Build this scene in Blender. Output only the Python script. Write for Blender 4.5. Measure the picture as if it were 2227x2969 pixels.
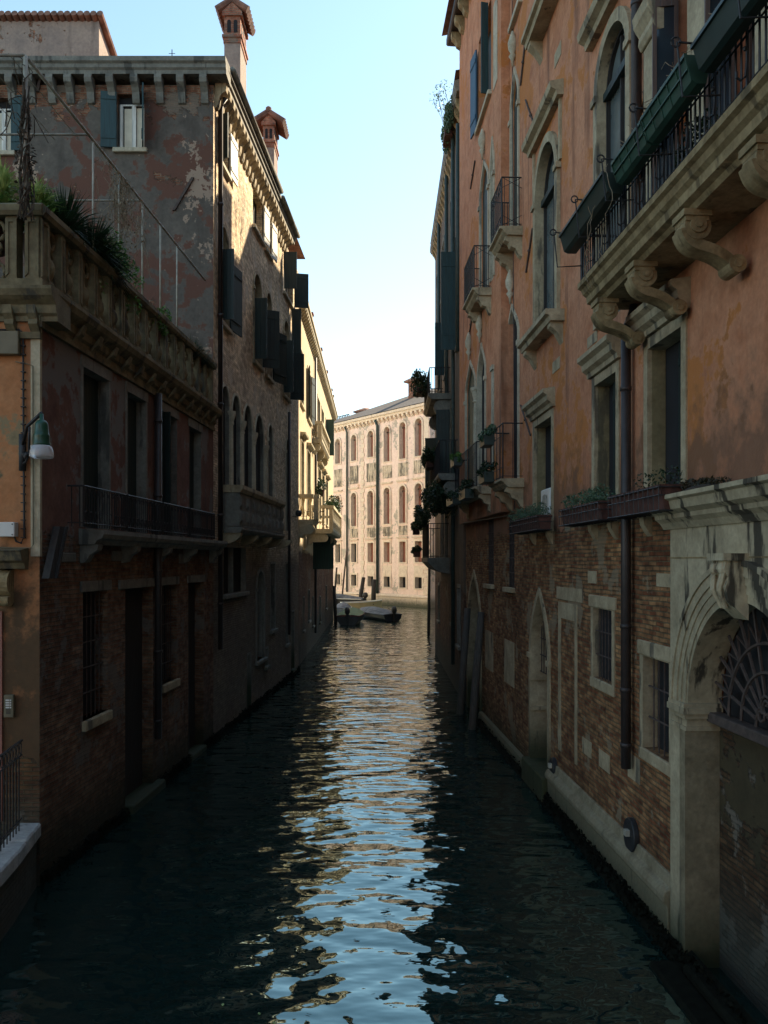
import bpy, bmesh, math, random
from math import sin, cos, pi, sqrt, atan2, radians
from mathutils import Vector, Matrix
from mathutils.geometry import tessellate_polygon

for o in list(bpy.data.objects):
    bpy.data.objects.remove(o)
SC = bpy.context.scene
COL = SC.collection

# ------------------------------------------------------------ camera, sky, sun, exposure
CAM_H = 4.0                      # eye height above the water, on a low bridge
F_PX, CX, HY = 2450.0, 1113.5, 1625.0    # focal length, centre column and horizon row of the photograph
cam = bpy.data.cameras.new('camera')
cam_o = bpy.data.objects.new('camera', cam)
COL.objects.link(cam_o)
cam_o.location = (0, 0, CAM_H)
cam_o.rotation_euler = (radians(90), 0, 0)
cam.sensor_fit = 'HORIZONTAL'
cam.sensor_width = 36
cam.lens = 36 * F_PX / 2227
cam.shift_y = (HY - 1484.5) / 2969 * (1024 / 768)
cam.clip_start = 0.05
cam.clip_end = 2000
SC.camera = cam_o

SUN_EL, SUN_AZ = radians(38), radians(45)        # azimuth from +Y towards +X
w = bpy.data.worlds.new('World')
SC.world = w
w.use_nodes = True
nt = w.node_tree
sky = nt.nodes.new('ShaderNodeTexSky')
sky.sky_type = 'NISHITA'
sky.sun_disc = False
sky.sun_elevation = SUN_EL
sky.sun_rotation = SUN_AZ
sky.altitude = 0
sky.air_density = 1.0
sky.dust_density = 0.35
sky.ozone_density = 0.6
bg = nt.nodes['Background']
hs = nt.nodes.new('ShaderNodeHueSaturation')
hs.inputs['Saturation'].default_value = 0.92
hs.inputs['Hue'].default_value = 0.478
nt.links.new(sky.outputs[0], hs.inputs['Color'])
nt.links.new(hs.outputs[0], bg.inputs[0])
bg.inputs[1].default_value = 0.09
sl = bpy.data.lights.new('sun', 'SUN')
sl.energy = 4.2
sl.angle = radians(0.5)
sl.color = (1.0, 0.84, 0.60)
so = bpy.data.objects.new('sun', sl)
COL.objects.link(so)
sdir = Vector((sin(SUN_AZ) * cos(SUN_EL), cos(SUN_AZ) * cos(SUN_EL), sin(SUN_EL)))
so.rotation_euler = sdir.to_track_quat('Z', 'Y').to_euler()
so.location = (20, 20, 40)
SC.view_settings.view_transform = 'Standard'
SC.view_settings.look = 'None'
SC.view_settings.exposure = 1.68
SC.view_settings.gamma = 1.0
SC.cycles.max_bounces = 10
SC.cycles.diffuse_bounces = 6
SC.cycles.sample_clamp_indirect = 6

# ------------------------------------------------------------ tagging
def tag(o, label=None, cat=None, group=None, kind=None):
    if label: o['label'] = label
    if cat: o['category'] = cat
    if group: o['group'] = group
    if kind: o['kind'] = kind
    return o

def thing(name, label, cat, loc=(0, 0, 0), rz=0.0, group=None):
    o = bpy.data.objects.new(name, None)
    COL.objects.link(o)
    o.empty_display_size = 0.2
    o.location = loc
    o.rotation_euler = (0, 0, rz)
    return tag(o, label, cat, group)

def world_of(o):
    m = Matrix.Identity(4)
    chain = []
    while o is not None:
        chain.append(o)
        o = o.parent
    for c in reversed(chain):
        m = m @ Matrix.Translation(c.location) @ Matrix.Rotation(c.rotation_euler[2], 4, 'Z')
    return m

def kids(o):
    return [c for c in bpy.data.objects if c.parent is o]

def copy_tree(o, parent=None):
    c = o.copy()
    COL.objects.link(c)
    c.parent = parent
    for ch in kids(o):
        copy_tree(ch, c)
    return c

# ------------------------------------------------------------ mesh builder (world coordinates unless local)
class MB:
    def __init__(s):
        s.v, s.f = [], []
    def pts(s, P):
        i = len(s.v)
        s.v += [tuple(p) for p in P]
        return i
    def face(s, P):
        i = s.pts(P)
        s.f.append(tuple(range(i, i + len(P))))
    def prism(s, poly, vec, caps=True):
        n = len(poly)
        vec = Vector(vec)
        i = s.pts(poly)
        j = s.pts([Vector(p) + vec for p in poly])
        for k in range(n):
            l = (k + 1) % n
            s.f.append((i + k, i + l, j + l, j + k))
        if caps:
            s.f.append(tuple(range(i + n - 1, i - 1, -1)))
            s.f.append(tuple(range(j, j + n)))
    def box(s, a, b):
        x0, y0, z0 = a; x1, y1, z1 = b
        s.prism([(x0, y0, z0), (x1, y0, z0), (x1, y1, z0), (x0, y1, z0)], (0, 0, z1 - z0))
    def tube(s, path, r, n=6, cap=True):
        path = [Vector(p) for p in path]
        rs = r if isinstance(r, (list, tuple)) else [r] * len(path)
        rings = []
        for k, p in enumerate(path):
            a = path[max(k - 1, 0)]; b = path[min(k + 1, len(path) - 1)]
            d = (b - a)
            if d.length < 1e-9: d = Vector((0, 0, 1))
            d.normalize()
            up = Vector((0, 0, 1)) if abs(d.z) < 0.95 else Vector((1, 0, 0))
            x = d.cross(up).normalized(); y = d.cross(x)
            i = s.pts([p + (x * cos(2 * pi * t / n) + y * sin(2 * pi * t / n)) * rs[k] for t in range(n)])
            rings.append(i)
        for a, b in zip(rings, rings[1:]):
            for t in range(n):
                u = (t + 1) % n
                s.f.append((a + t, a + u, b + u, b + t))
        if cap:
            s.f.append(tuple(rings[0] + t for t in reversed(range(n))))
            s.f.append(tuple(rings[-1] + t for t in range(n)))
    def lathe(s, c, prof, n=12, sx=1.0, sy=1.0):
        c = Vector(c)
        rings = []
        for r, z in prof:
            rings.append(s.pts([c + Vector((cos(2 * pi * t / n) * r * sx, sin(2 * pi * t / n) * r * sy, z)) for t in range(n)]))
        for a, b in zip(rings, rings[1:]):
            for t in range(n):
                u = (t + 1) % n
                s.f.append((a + t, a + u, b + u, b + t))
        s.f.append(tuple(rings[0] + t for t in reversed(range(n))))
        s.f.append(tuple(rings[-1] + t for t in range(n)))
    def ball(s, c, rx, ry, rz, n=10, m=6):
        s_prof = [(sin(pi * k / m), -cos(pi * k / m)) for k in range(1, m)]
        c = Vector(c)
        rings = [s.pts([c + Vector((cos(2 * pi * t / n) * r * rx, sin(2 * pi * t / n) * r * ry, z * rz)) for t in range(n)]) for r, z in s_prof]
        for a, b in zip(rings, rings[1:]):
            for t in range(n):
                u = (t + 1) % n
                s.f.append((a + t, a + u, b + u, b + t))
        s.f.append(tuple(rings[0] + t for t in reversed(range(n))))
        s.f.append(tuple(rings[-1] + t for t in range(n)))
    def build(s, name, mat, parent=None, smooth=False, bevel=0.0, local=False, fix=True):
        me = bpy.data.meshes.new(name)
        V = [Vector(p) for p in s.v]
        if parent is not None and not local:
            mi = world_of(parent).inverted()
            W = V
            V = [mi @ p for p in V]
        else:
            W = V
        me.from_pydata([tuple(p) for p in V], [], s.f)
        me.update()
        if fix:
            bm = bmesh.new(); bm.from_mesh(me)
            bmesh.ops.recalc_face_normals(bm, faces=bm.faces)
            bm.to_mesh(me); bm.free()
        uv = me.uv_layers.new(name='UVMap')
        for p in me.polygons:
            nrm = p.normal
            if abs(nrm.z) > 0.7:
                for li in p.loop_indices:
                    q = W[me.loops[li].vertex_index]
                    uv.data[li].uv = (q.x, q.y)
            else:
                t = Vector((-nrm.y, nrm.x, 0)).normalized()
                if abs(t.y) > 0.5 and t.y < 0 or abs(t.y) <= 0.5 and t.x < 0: t = -t
                for li in p.loop_indices:
                    q = W[me.loops[li].vertex_index]
                    uv.data[li].uv = (q.x * t.x + q.y * t.y, q.z)
        me.materials.append(mat)
        if smooth:
            for p in me.polygons: p.use_smooth = True
        o = bpy.data.objects.new(name, me)
        COL.objects.link(o)
        if parent is not None: o.parent = parent
        if bevel:
            m = o.modifiers.new('bevel', 'BEVEL'); m.width = bevel; m.segments = 1; m.limit_method = 'ANGLE'; m.angle_limit = radians(40)
        return o

# ------------------------------------------------------------ wall frames
class Wall:
    """A vertical plane: u runs along it, z is height, w stands out of it towards the open air."""
    def __init__(s, O, d, n):
        s.O = Vector((O[0], O[1])); s.d = Vector(d).normalized(); s.n = Vector(n).normalized()
    def P(s, u, z, w=0.0):
        q = s.O + s.d * u + s.n * w
        return Vector((q.x, q.y, z))
    def u_at(s, px, w=0.0):
        r = (px - CX) / F_PX
        B = s.O + s.n * w
        return (r * B.y - B.x) / (s.d.x - r * s.d.y)
    def at(s, px, py, w=0.0):
        u = s.u_at(px, w)
        q = s.O + s.d * u + s.n * w
        return u, CAM_H + (HY - py) / F_PX * q.y
    def zat(s, u, py, w=0.0):
        q = s.O + s.d * u + s.n * w
        return CAM_H + (HY - py) / F_PX * q.y
    def V(s, u=0.0, z=0.0, w=0.0):
        q = s.d * u + s.n * w
        return Vector((q.x, q.y, z))
def long_wall(a, k, side):           # X = a + k*Y, side +1: faces +X
    c = 1 / sqrt(1 + k * k)
    return Wall((a, 0), (k, 1), (side * c, -side * k * c))
def front_wall(y):
    return Wall((0, y), (1, 0), (0, -1))

def wbox(mb, W, u0, u1, z0, z1, w0, w1):
    mb.prism([W.P(u0, z0, w0), W.P(u1, z0, w0), W.P(u1, z0, w1), W.P(u0, z0, w1)], (0, 0, z1 - z0))
def sweep(mb, W, u0, u1, prof):      # profile of (w, z) run along u
    mb.prism([W.P(u0, z, w) for w, z in prof], W.V(u=u1 - u0))
def shape(kind, u0, u1, z0, z1, zs=None, off=0.0, n=10, bot=0.0):
    """outline from bottom-left up and over to bottom-right"""
    a, b = u0 - off, u1 + off
    c = (a + b) / 2; h = (b - a) / 2
    zt = z1 + off
    zb = z0 - bot
    if kind == 'rect':
        return [(a, zb), (a, zt), (b, zt), (b, zb)]
    if zs is None: zs = z1 - (u1 - u0) / 2
    P = [(a, zb)]
    H = zt - zs
    for k in range(n + 1):
        t = k / n
        if kind == 'round': x, y = cos(pi / 2 * t), sin(pi / 2 * t)
        elif kind == 'gothic': x, y = 1 - t ** 2.1, t
        else:
            x = (1 - t) ** 0.62 if t < 1 else 0
            x = min(1.0, (1 - t) * 1.02 + 0.42 * sin(pi * min(1, t * 1.0)) * (1 - t) ** 0.5)
            y = t
        P.append((c - h * x, zs + H * y))
    R = [(2 * c - x, y) for x, y in reversed(P[:-1])]
    return P + R
def ring(mb, W, A, B, w0, w1):
    """moulding between inner outline A and outer outline B (same count)"""
    n = len(A)
    for i in range(n - 1):
        a0, a1, b0, b1 = A[i], A[i + 1], B[i], B[i + 1]
        mb.face([W.P(*a0, w1), W.P(*a1, w1), W.P(*b1, w1), W.P(*b0, w1)])
        mb.face([W.P(*b0, w1), W.P(*b1, w1), W.P(*b1, w0), W.P(*b0, w0)])
        mb.face([W.P(*a0, w1), W.P(*a0, w0), W.P(*a1, w0), W.P(*a1, w1)])
    for i in (0, n - 1):
        mb.face([W.P(*A[i], w0), W.P(*A[i], w1), W.P(*B[i], w1), W.P(*B[i], w0)])
def holed(mb, W, outer, holes, thick=0.5, w=0.0):
    """wall face with openings, plus the reveal round each opening and the wall's own edge"""
    loops = [[Vector((u, z, 0)) for u, z in outer]] + [[Vector((u, z, 0)) for u, z in h] for h, _ in holes]
    flat = [p for l in loops for p in l]
    base = mb.pts([W.P(p.x, p.y, w) for p in flat])
    for t in tessellate_polygon(loops):
        mb.f.append(tuple(base + i for i in t))
    for h, d in holes:
        for i in range(len(h)):
            j = (i + 1) % len(h)
            mb.face([W.P(*h[i], w), W.P(*h[j], w), W.P(*h[j], w - d), W.P(*h[i], w - d)])
    for i in range(len(outer)):
        j = (i + 1) % len(outer)
        mb.face([W.P(*outer[i], w), W.P(*outer[j], w), W.P(*outer[j], w - thick), W.P(*outer[i], w - thick)])
def polyfill(mb, W, P, w):
    loops = [[Vector((u, z, 0)) for u, z in P]]
    base = mb.pts([W.P(u, z, w) for u, z in P])
    for t in tessellate_polygon(loops):
        mb.f.append(tuple(base + i for i in t))

class House:
    """collects the openings of a wall so that it can be cut in one go"""
    def __init__(s, root):
        s.root = root; s.holes = {}
    def hole(s, W, P, d):
        s.holes.setdefault(id(W), []).append((P, d))
    def wall(s, W, outer, mat, thick=0.5, w=0.0, name='wall'):
        mb = MB()
        holed(mb, W, outer, s.holes.get(id(W), []), thick, w)
        return mb.build(name, mat, s.root, fix=False)

# ------------------------------------------------------------ materials
def newmat(name):
    m = bpy.data.materials.new(name); m.use_nodes = True
    nt = m.node_tree
    return m, nt, nt.nodes['Principled BSDF']
def N(nt, typ, **kw):
    n = nt.nodes.new(typ)
    for k, v in kw.items():
        if k in n.inputs.keys() if isinstance(k, str) else False: n.inputs[k].default_value = v
        else: setattr(n, k, v)
    return n
def rgba(c): return (c[0], c[1], c[2], 1)
def noise(nt, scale, detail=5, rough=0.55, vec=None, stretch=None):
    n = nt.nodes.new('ShaderNodeTexNoise')
    n.inputs['Scale'].default_value = scale; n.inputs['Detail'].default_value = detail
    n.inputs['Roughness'].default_value = rough
    src = vec or geo(nt)
    if stretch:
        mp = nt.nodes.new('ShaderNodeMapping'); mp.inputs['Scale'].default_value = stretch
        nt.links.new(src, mp.inputs[0]); src = mp.outputs[0]
    nt.links.new(src, n.inputs['Vector'])
    return n.outputs['Fac']
def geo(nt):
    for n in nt.nodes:
        if n.bl_idname == 'ShaderNodeNewGeometry': return n.outputs['Position']
    return nt.nodes.new('ShaderNodeNewGeometry').outputs['Position']
def ramp(nt, fac, stops):
    r = nt.nodes.new('ShaderNodeValToRGB')
    e = r.color_ramp.elements
    e[0].position, e[0].color = stops[0][0], rgba(stops[0][1])
    e[1].position, e[1].color = stops[-1][0], rgba(stops[-1][1])
    for p, c in stops[1:-1]:
        x = e.new(p); x.color = rgba(c)
    nt.links.new(fac, r.inputs[0])
    return r.outputs[0]
def step(nt, fac, a, b):            # smooth 0..1 between a and b
    m = nt.nodes.new('ShaderNodeMapRange'); m.interpolation_type = 'SMOOTHSTEP'
    m.inputs['From Min'].default_value = a; m.inputs['From Max'].default_value = b
    nt.links.new(fac, m.inputs['Value'])
    return m.outputs[0]
def math_(nt, op, a, b=None):
    m = nt.nodes.new('ShaderNodeMath'); m.operation = op
    for i, x in enumerate((a, b)):
        if x is None: continue
        if isinstance(x, (int, float)): m.inputs[i].default_value = x
        else: nt.links.new(x, m.inputs[i])
    return m.outputs[0]
def mix(nt, fac, a, b, mode='MIX'):
    m = nt.nodes.new('ShaderNodeMix'); m.data_type = 'RGBA'; m.blend_type = mode
    def put(sock, x):
        if isinstance(x, (tuple, list)): sock.default_value = rgba(x)
        elif isinstance(x, (int, float)): sock.default_value = x
        else: nt.links.new(x, sock)
    put(m.inputs[0], fac); put(m.inputs[6], a); put(m.inputs[7], b)
    return m.outputs[2]
def bump(nt, bs, h, strength=0.4, dist=0.02, prev=None):
    b = nt.nodes.new('ShaderNodeBump')
    b.inputs['Strength'].default_value = strength; b.inputs['Distance'].default_value = dist
    nt.links.new(h, b.inputs['Height'])
    if prev: nt.links.new(prev, b.inputs['Normal'])
    nt.links.new(b.outputs[0], bs.inputs['Normal'])
    return b.outputs[0]
def zpos(nt):
    s = nt.nodes.new('ShaderNodeSeparateXYZ')
    nt.links.new(geo(nt), s.inputs[0])
    return s.outputs['Z']

def simple(name, c, rough=0.8, var=0.25, scale=6, metal=0.0, bumps=0.0, streak=0.0, spec=None):
    m, nt, bs = newmat(name)
    n = noise(nt, scale, 6)
    lo = tuple(x * (1 - var) for x in c); hi = tuple(min(1, x * (1 + var)) for x in c)
    col = ramp(nt, n, [(0.3, lo), (0.7, hi)])
    if streak:
        s = noise(nt, 1.0, 4, vec=geo(nt), stretch=(9, 9, 0.7))
        col = mix(nt, math_(nt, 'MULTIPLY', step(nt, s, 0.5, 0.68), streak), col, tuple(x * 0.25 for x in c))
    nt.links.new(col, bs.inputs['Base Color'])
    bs.inputs['Roughness'].default_value = rough
    bs.inputs['Metallic'].default_value = metal
    if spec is not None: bs.inputs['Specular IOR Level'].default_value = spec
    if bumps: bump(nt, bs, noise(nt, scale * 5, 4), bumps, 0.01)
    return m

def brickcol(nt, c1, c2, mortar, bw=0.21, rh=0.055):
    uv = nt.nodes.new('ShaderNodeUVMap')
    wob = nt.nodes.new('ShaderNodeTexNoise'); wob.inputs['Scale'].default_value = 2.2; wob.inputs['Detail'].default_value = 3
    nt.links.new(uv.outputs[0], wob.inputs['Vector'])
    va = nt.nodes.new('ShaderNodeVectorMath'); va.operation = 'MULTIPLY_ADD'
    nt.links.new(wob.outputs['Color'], va.inputs[0]); va.inputs[1].default_value = (0.05, 0.045, 0)
    nt.links.new(uv.outputs[0], va.inputs[2])
    b = nt.nodes.new('ShaderNodeTexBrick')
    nt.links.new(va.outputs[0], b.inputs['Vector'])
    b.inputs['Scale'].default_value = 1.0
    b.inputs['Brick Width'].default_value = bw; b.inputs['Row Height'].default_value = rh
    b.inputs['Mortar Size'].default_value = 0.0095; b.inputs['Mortar Smooth'].default_value = 0.5
    b.inputs['Bias'].default_value = -0.1
    b.inputs['Color1'].default_value = rgba(c1); b.inputs['Color2'].default_value = rgba(c2); b.inputs['Mortar'].default_value = rgba(mortar)
    n = noise(nt, 7, 6)
    n2 = noise(nt, 0.9, 4)
    hn = noise(nt, 1.0, 4, 0.6, vec=va.outputs[0], stretch=(3.2, 9.0, 1))
    col = mix(nt, 0.75, b.outputs['Color'], ramp(nt, hn, [(0.3, (0.5, 0.42, 0.4)), (0.7, (1.5, 1.5, 1.45))]), 'MULTIPLY')
    col = mix(nt, 0.75, col, ramp(nt, n, [(0.25, (0.35, 0.33, 0.33)), (0.75, (1.5, 1.45, 1.4))]), 'MULTIPLY')
    col = mix(nt, 0.8, col, ramp(nt, n2, [(0.3, (0.6, 0.55, 0.52)), (0.7, (1.35, 1.35, 1.25))]), 'MULTIPLY')
    h = math_(nt, 'ADD', math_(nt, 'MULTIPLY', b.outputs['Fac'], -1.0), math_(nt, 'MULTIPLY', n, 0.9))
    return col, h

def facade(name, A, B, bz, bamp=0.8, peel=0.66, c1=(0.30, 0.13, 0.07), c2=(0.36, 0.22, 0.12), mortar=(0.26, 0.23, 0.18),
           under=None, low=(0.05, 0.055, 0.045), lowz=0.9, streak=0.5, patch=0.5, dark=(0.06, 0.045, 0.04), spots=None, spot_thr=0.62, topz=None, low_dark=None, low_dark_z=(0, 1), rem_c=(0.17, 0.15, 0.12)):
    """plaster over brick: brick shows below bz and in peeled patches; algae band at the water line"""
    m, nt, bs = newmat(name)
    z = zpos(nt)
    big = noise(nt, 0.55, 9, 0.62)
    mid = noise(nt, 2.3, 8, 0.65)
    fine = noise(nt, 14, 6, 0.6)
    st = noise(nt, 1.0, 5, 0.55, stretch=(2.6, 2.6, 0.28))
    pl = ramp(nt, mid, [(0.28, A), (0.68, B)])
    pl = mix(nt, 0.55, pl, ramp(nt, fine, [(0.3, (0.72, 0.72, 0.72)), (0.7, (1.22, 1.2, 1.18))]), 'MULTIPLY')
    pl = mix(nt, math_(nt, 'MULTIPLY', step(nt, st, 0.54, 0.72), streak), pl, dark)
    if under is not None:      # a second coat showing in patches
        pl = mix(nt, step(nt, math_(nt, 'ADD', math_(nt, 'MULTIPLY', big, 0.6), math_(nt, 'MULTIPLY', mid, 0.4)), patch, patch + 0.025), pl, under)
    if spots is not None:
        sp = noise(nt, 1.05, 7, 0.6, stretch=(1, 1, 0.8))
        pl = mix(nt, step(nt, math_(nt, 'ADD', math_(nt, 'MULTIPLY', sp, 0.75), math_(nt, 'MULTIPLY', fine, 0.25)), spot_thr, spot_thr + 0.012), pl, spots)
        sp2 = noise(nt, 5.5, 5, 0.6)
        pl = mix(nt, step(nt, sp2, 0.67, 0.69), pl, spots)
    if low_dark is not None:       # darker zone low on the wall; also paints in shade on the orange front
        zz = nt.nodes.new('ShaderNodeMapRange'); zz.inputs['From Min'].default_value = low_dark_z[0]; zz.inputs['From Max'].default_value = low_dark_z[1]
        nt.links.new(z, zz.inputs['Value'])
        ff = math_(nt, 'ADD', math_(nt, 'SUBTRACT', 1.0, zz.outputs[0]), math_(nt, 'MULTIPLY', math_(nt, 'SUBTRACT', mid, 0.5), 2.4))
        pl = mix(nt, math_(nt, 'MULTIPLY', step(nt, ff, 0.2, 0.75), 0.85), pl, low_dark)
    bc, bh = brickcol(nt, c1, c2, mortar)
    # threshold field
    f = math_(nt, 'ADD', math_(nt, 'SUBTRACT', bz, z), math_(nt, 'MULTIPLY', math_(nt, 'SUBTRACT', mid, 0.5), bamp * 2.5))
    mask = step(nt, f, -0.02, 0.03)
    pm = step(nt, math_(nt, 'ADD', math_(nt, 'MULTIPLY', big, 0.5), math_(nt, 'MULTIPLY', mid, 0.5)), peel, peel + 0.02)
    mask = math_(nt, 'MAXIMUM', mask, pm)
    if topz is not None:
        tf = math_(nt, 'ADD', math_(nt, 'SUBTRACT', z, topz), math_(nt, 'MULTIPLY', math_(nt, 'SUBTRACT', mid, 0.5), 3.4))
        mask = math_(nt, 'MAXIMUM', mask, step(nt, tf, -0.02, 0.04))
    # remains of plaster on the brick
    rem = step(nt, noise(nt, 1.3, 9, 0.66), 0.56, 0.6)
    mask2 = math_(nt, 'MULTIPLY', mask, math_(nt, 'SUBTRACT', 1.0, math_(nt, 'MULTIPLY', rem, 0.75)))
    col = mix(nt, mask2, mix(nt, mask, pl, rem_c), bc)
    # algae and damp at the water; on pale brick it also paints in shade
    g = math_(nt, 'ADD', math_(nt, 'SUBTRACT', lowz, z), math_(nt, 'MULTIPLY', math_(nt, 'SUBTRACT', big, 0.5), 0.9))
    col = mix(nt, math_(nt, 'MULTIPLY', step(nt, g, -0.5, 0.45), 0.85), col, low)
    nt.links.new(col, bs.inputs['Base Color'])
    bs.inputs['Roughness'].default_value = 0.92
    bs.inputs['Specular IOR Level'].default_value = 0.25
    h = mix(nt, mask2, math_(nt, 'ADD', math_(nt, 'MULTIPLY', fine, 0.25), math_(nt, 'MULTIPLY', mid, 0.5)), bh)
    bw = nt.nodes.new('ShaderNodeRGBToBW'); nt.links.new(h, bw.inputs[0])
    hh = math_(nt, 'SUBTRACT', bw.outputs[0], math_(nt, 'MULTIPLY', mask, 0.6))
    bump(nt, bs, hh, 0.9, 0.03)
    return m

def stonemat(name, A=(0.24, 0.22, 0.18), B=(0.46, 0.43, 0.36), dark=(0.045, 0.045, 0.042), amt=0.85, thr=0.55, lowz=0.9, scale=3.5, low=(0.02, 0.032, 0.012)):
    m, nt, bs = newmat(name)
    n = noise(nt, scale, 8, 0.65)
    f = noise(nt, 22, 5)
    st = noise(nt, 1.0, 6, 0.6, stretch=(3.6, 3.6, 0.6))
    col = ramp(nt, n, [(0.3, A), (0.65, B)])
    col = mix(nt, 0.5, col, ramp(nt, f, [(0.3, (0.7, 0.7, 0.7)), (0.7, (1.25, 1.25, 1.22))]), 'MULTIPLY')
    col = mix(nt, math_(nt, 'MULTIPLY', step(nt, st, thr, thr + 0.07), amt), col, dark)
    z = zpos(nt)
    g = math_(nt, 'ADD', math_(nt, 'SUBTRACT', lowz, z), math_(nt, 'MULTIPLY', math_(nt, 'SUBTRACT', n, 0.5), 0.7))
    col = mix(nt, math_(nt, 'MULTIPLY', step(nt, g, -0.4, 0.4), 0.9), col, low)
    nt.links.new(col, bs.inputs['Base Color'])
    bs.inputs['Roughness'].default_value = 0.85
    bs.inputs['Specular IOR Level'].default_value = 0.3
    bump(nt, bs, math_(nt, 'ADD', math_(nt, 'MULTIPLY', f, 0.4), n), 0.5, 0.02)
    return m

def woodmat(name, c, rough=0.6, board=0.11):
    m, nt, bs = newmat(name)
    uv = nt.nodes.new('ShaderNodeUVMap')
    wv = nt.nodes.new('ShaderNodeTexWave'); wv.wave_type = 'BANDS'; wv.bands_direction = 'X'; wv.wave_profile = 'SAW'
    wv.inputs['Scale'].default_value = 0.314 / board; wv.inputs['Distortion'].default_value = 0.0
    nt.links.new(uv.outputs[0], wv.inputs['Vector'])
    gap = step(nt, wv.outputs['Fac'], 0.0, 0.1)
    gr = noise(nt, 1.0, 6, stretch=(30, 30, 2.2))
    col = ramp(nt, gr, [(0.3, tuple(x * 0.65 for x in c)), (0.7, tuple(x * 1.35 for x in c))])
    col = mix(nt, gap, tuple(x * 0.3 for x in c), col)
    nt.links.new(col, bs.inputs['Base Color'])
    bs.inputs['Roughness'].default_value = rough
    bump(nt, bs, math_(nt, 'ADD', gap, math_(nt, 'MULTIPLY', gr, 0.3)), 0.5, 0.01)
    return m

def tilemat(name, c):
    m, nt, bs = newmat(name)
    n = noise(nt, 5, 6)
    col = ramp(nt, n, [(0.3, tuple(x * 0.5 for x in c)), (0.7, tuple(x * 1.4 for x in c))])
    nt.links.new(col, bs.inputs['Base Color']); bs.inputs['Roughness'].default_value = 0.9
    bump(nt, bs, n, 0.5, 0.03)
    return m
def leafmat(name, a, b):
    m, nt, bs = newmat(name)
    n = noise(nt, 9, 3)
    col = ramp(nt, n, [(0.35, a), (0.65, b)])
    nt.links.new(col, bs.inputs['Base Color']); bs.inputs['Roughness'].default_value = 0.5
    out = nt.nodes['Material Output']
    tr = nt.nodes.new('ShaderNodeBsdfTranslucent'); nt.links.new(col, tr.inputs[0])
    ms = nt.nodes.new('ShaderNodeMixShader'); ms.inputs[0].default_value = 0.3
    nt.links.new(bs.outputs[0], ms.inputs[1]); nt.links.new(tr.outputs[0], ms.inputs[2]); nt.links.new(ms.outputs[0], out.inputs[0])
    return m
def glassmat(name, c=(0.02, 0.03, 0.04), rough=0.08):
    m, nt, bs = newmat(name)
    n = noise(nt, 1.5, 3)
    nt.links.new(ramp(nt, n, [(0.3, tuple(x * 0.6 for x in c)), (0.7, tuple(x * 1.5 for x in c))]), bs.inputs['Base Color'])
    bs.inputs['Roughness'].default_value = rough; bs.inputs['IOR'].default_value = 1.6
    bump(nt, bs, n, 0.06, 0.02)
    return m

M = {}
M['plaster_pink'] = facade('pink_plaster', (0.38, 0.145, 0.07), (0.60, 0.29, 0.165), 4.55, 0.3, 0.72, c1=(0.17, 0.065, 0.033), c2=(0.36, 0.21, 0.105), mortar=(0.15, 0.12, 0.075), streak=0.8, dark=(0.17, 0.075, 0.045), lowz=0.5, low=(0.016, 0.024, 0.01), under=(0.46, 0.175, 0.055), patch=0.53, rem_c=(0.26, 0.21, 0.14), low_dark=(0.17, 0.09, 0.055), low_dark_z=(4.3, 6.2))
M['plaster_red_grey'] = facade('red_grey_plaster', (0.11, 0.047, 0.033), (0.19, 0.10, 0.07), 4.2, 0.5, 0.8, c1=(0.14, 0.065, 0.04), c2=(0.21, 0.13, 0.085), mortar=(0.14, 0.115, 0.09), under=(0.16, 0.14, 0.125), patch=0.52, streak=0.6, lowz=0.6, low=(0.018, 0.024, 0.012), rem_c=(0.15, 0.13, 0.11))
M['plaster_orange'] = facade('orange_plaster', (0.38, 0.15, 0.06), (0.50, 0.25, 0.12), 1.5, 0.6, 0.8, c1=(0.10, 0.05, 0.03), c2=(0.14, 0.08, 0.04), mortar=(0.1, 0.08, 0.05), under=(0.27, 0.21, 0.12), patch=0.55, streak=0.35, low_dark=(0.045, 0.038, 0.024), low_dark_z=(1.6, 5.6))  # grimy lower half also paints in the weaker light there
M['plaster_mauve'] = facade('mauve_plaster', (0.085, 0.074, 0.064), (0.16, 0.137, 0.115), 7.0, 0.1, 0.60, c1=(0.19, 0.08, 0.05), c2=(0.28, 0.15, 0.10), mortar=(0.28, 0.21, 0.16), under=(0.135, 0.066, 0.048), patch=0.50, streak=0.45, dark=(0.055, 0.045, 0.04), spots=(0.33, 0.24, 0.18), spot_thr=0.60, topz=14.0)
M['brick_pale'] = facade('pale_brick', (0.25, 0.2, 0.15), (0.3, 0.25, 0.2), 40, 0.1, 0.9, c1=(0.60, 0.49, 0.35), c2=(0.86, 0.74, 0.57), mortar=(0.46, 0.38, 0.28), lowz=4.1, low=(0.075, 0.062, 0.052), rem_c=(0.55, 0.46, 0.35))  # low band mixes dark plaster with painted-in shade of the ground floor
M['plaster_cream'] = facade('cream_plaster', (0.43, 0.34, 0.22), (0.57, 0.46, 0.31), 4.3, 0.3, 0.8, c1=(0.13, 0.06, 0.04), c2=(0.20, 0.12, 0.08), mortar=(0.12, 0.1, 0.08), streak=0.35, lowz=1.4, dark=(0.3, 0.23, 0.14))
M['plaster_rose'] = facade('rose_plaster', (0.72, 0.55, 0.48), (0.88, 0.71, 0.63), -3.0, 0.3, 0.86, under=(0.42, 0.37, 0.31), patch=0.55, streak=0.4, dark=(0.3, 0.26, 0.22), lowz=0.75, low=(0.22, 0.18, 0.12), spots=(0.62, 0.40, 0.28), spot_thr=0.64)
M['plaster_bank'] = facade('bank_plaster', (0.84, 0.76, 0.64), (0.88, 0.82, 0.72), -3.0, 0.3, 0.9, streak=0.1, lowz=0.4)
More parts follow.
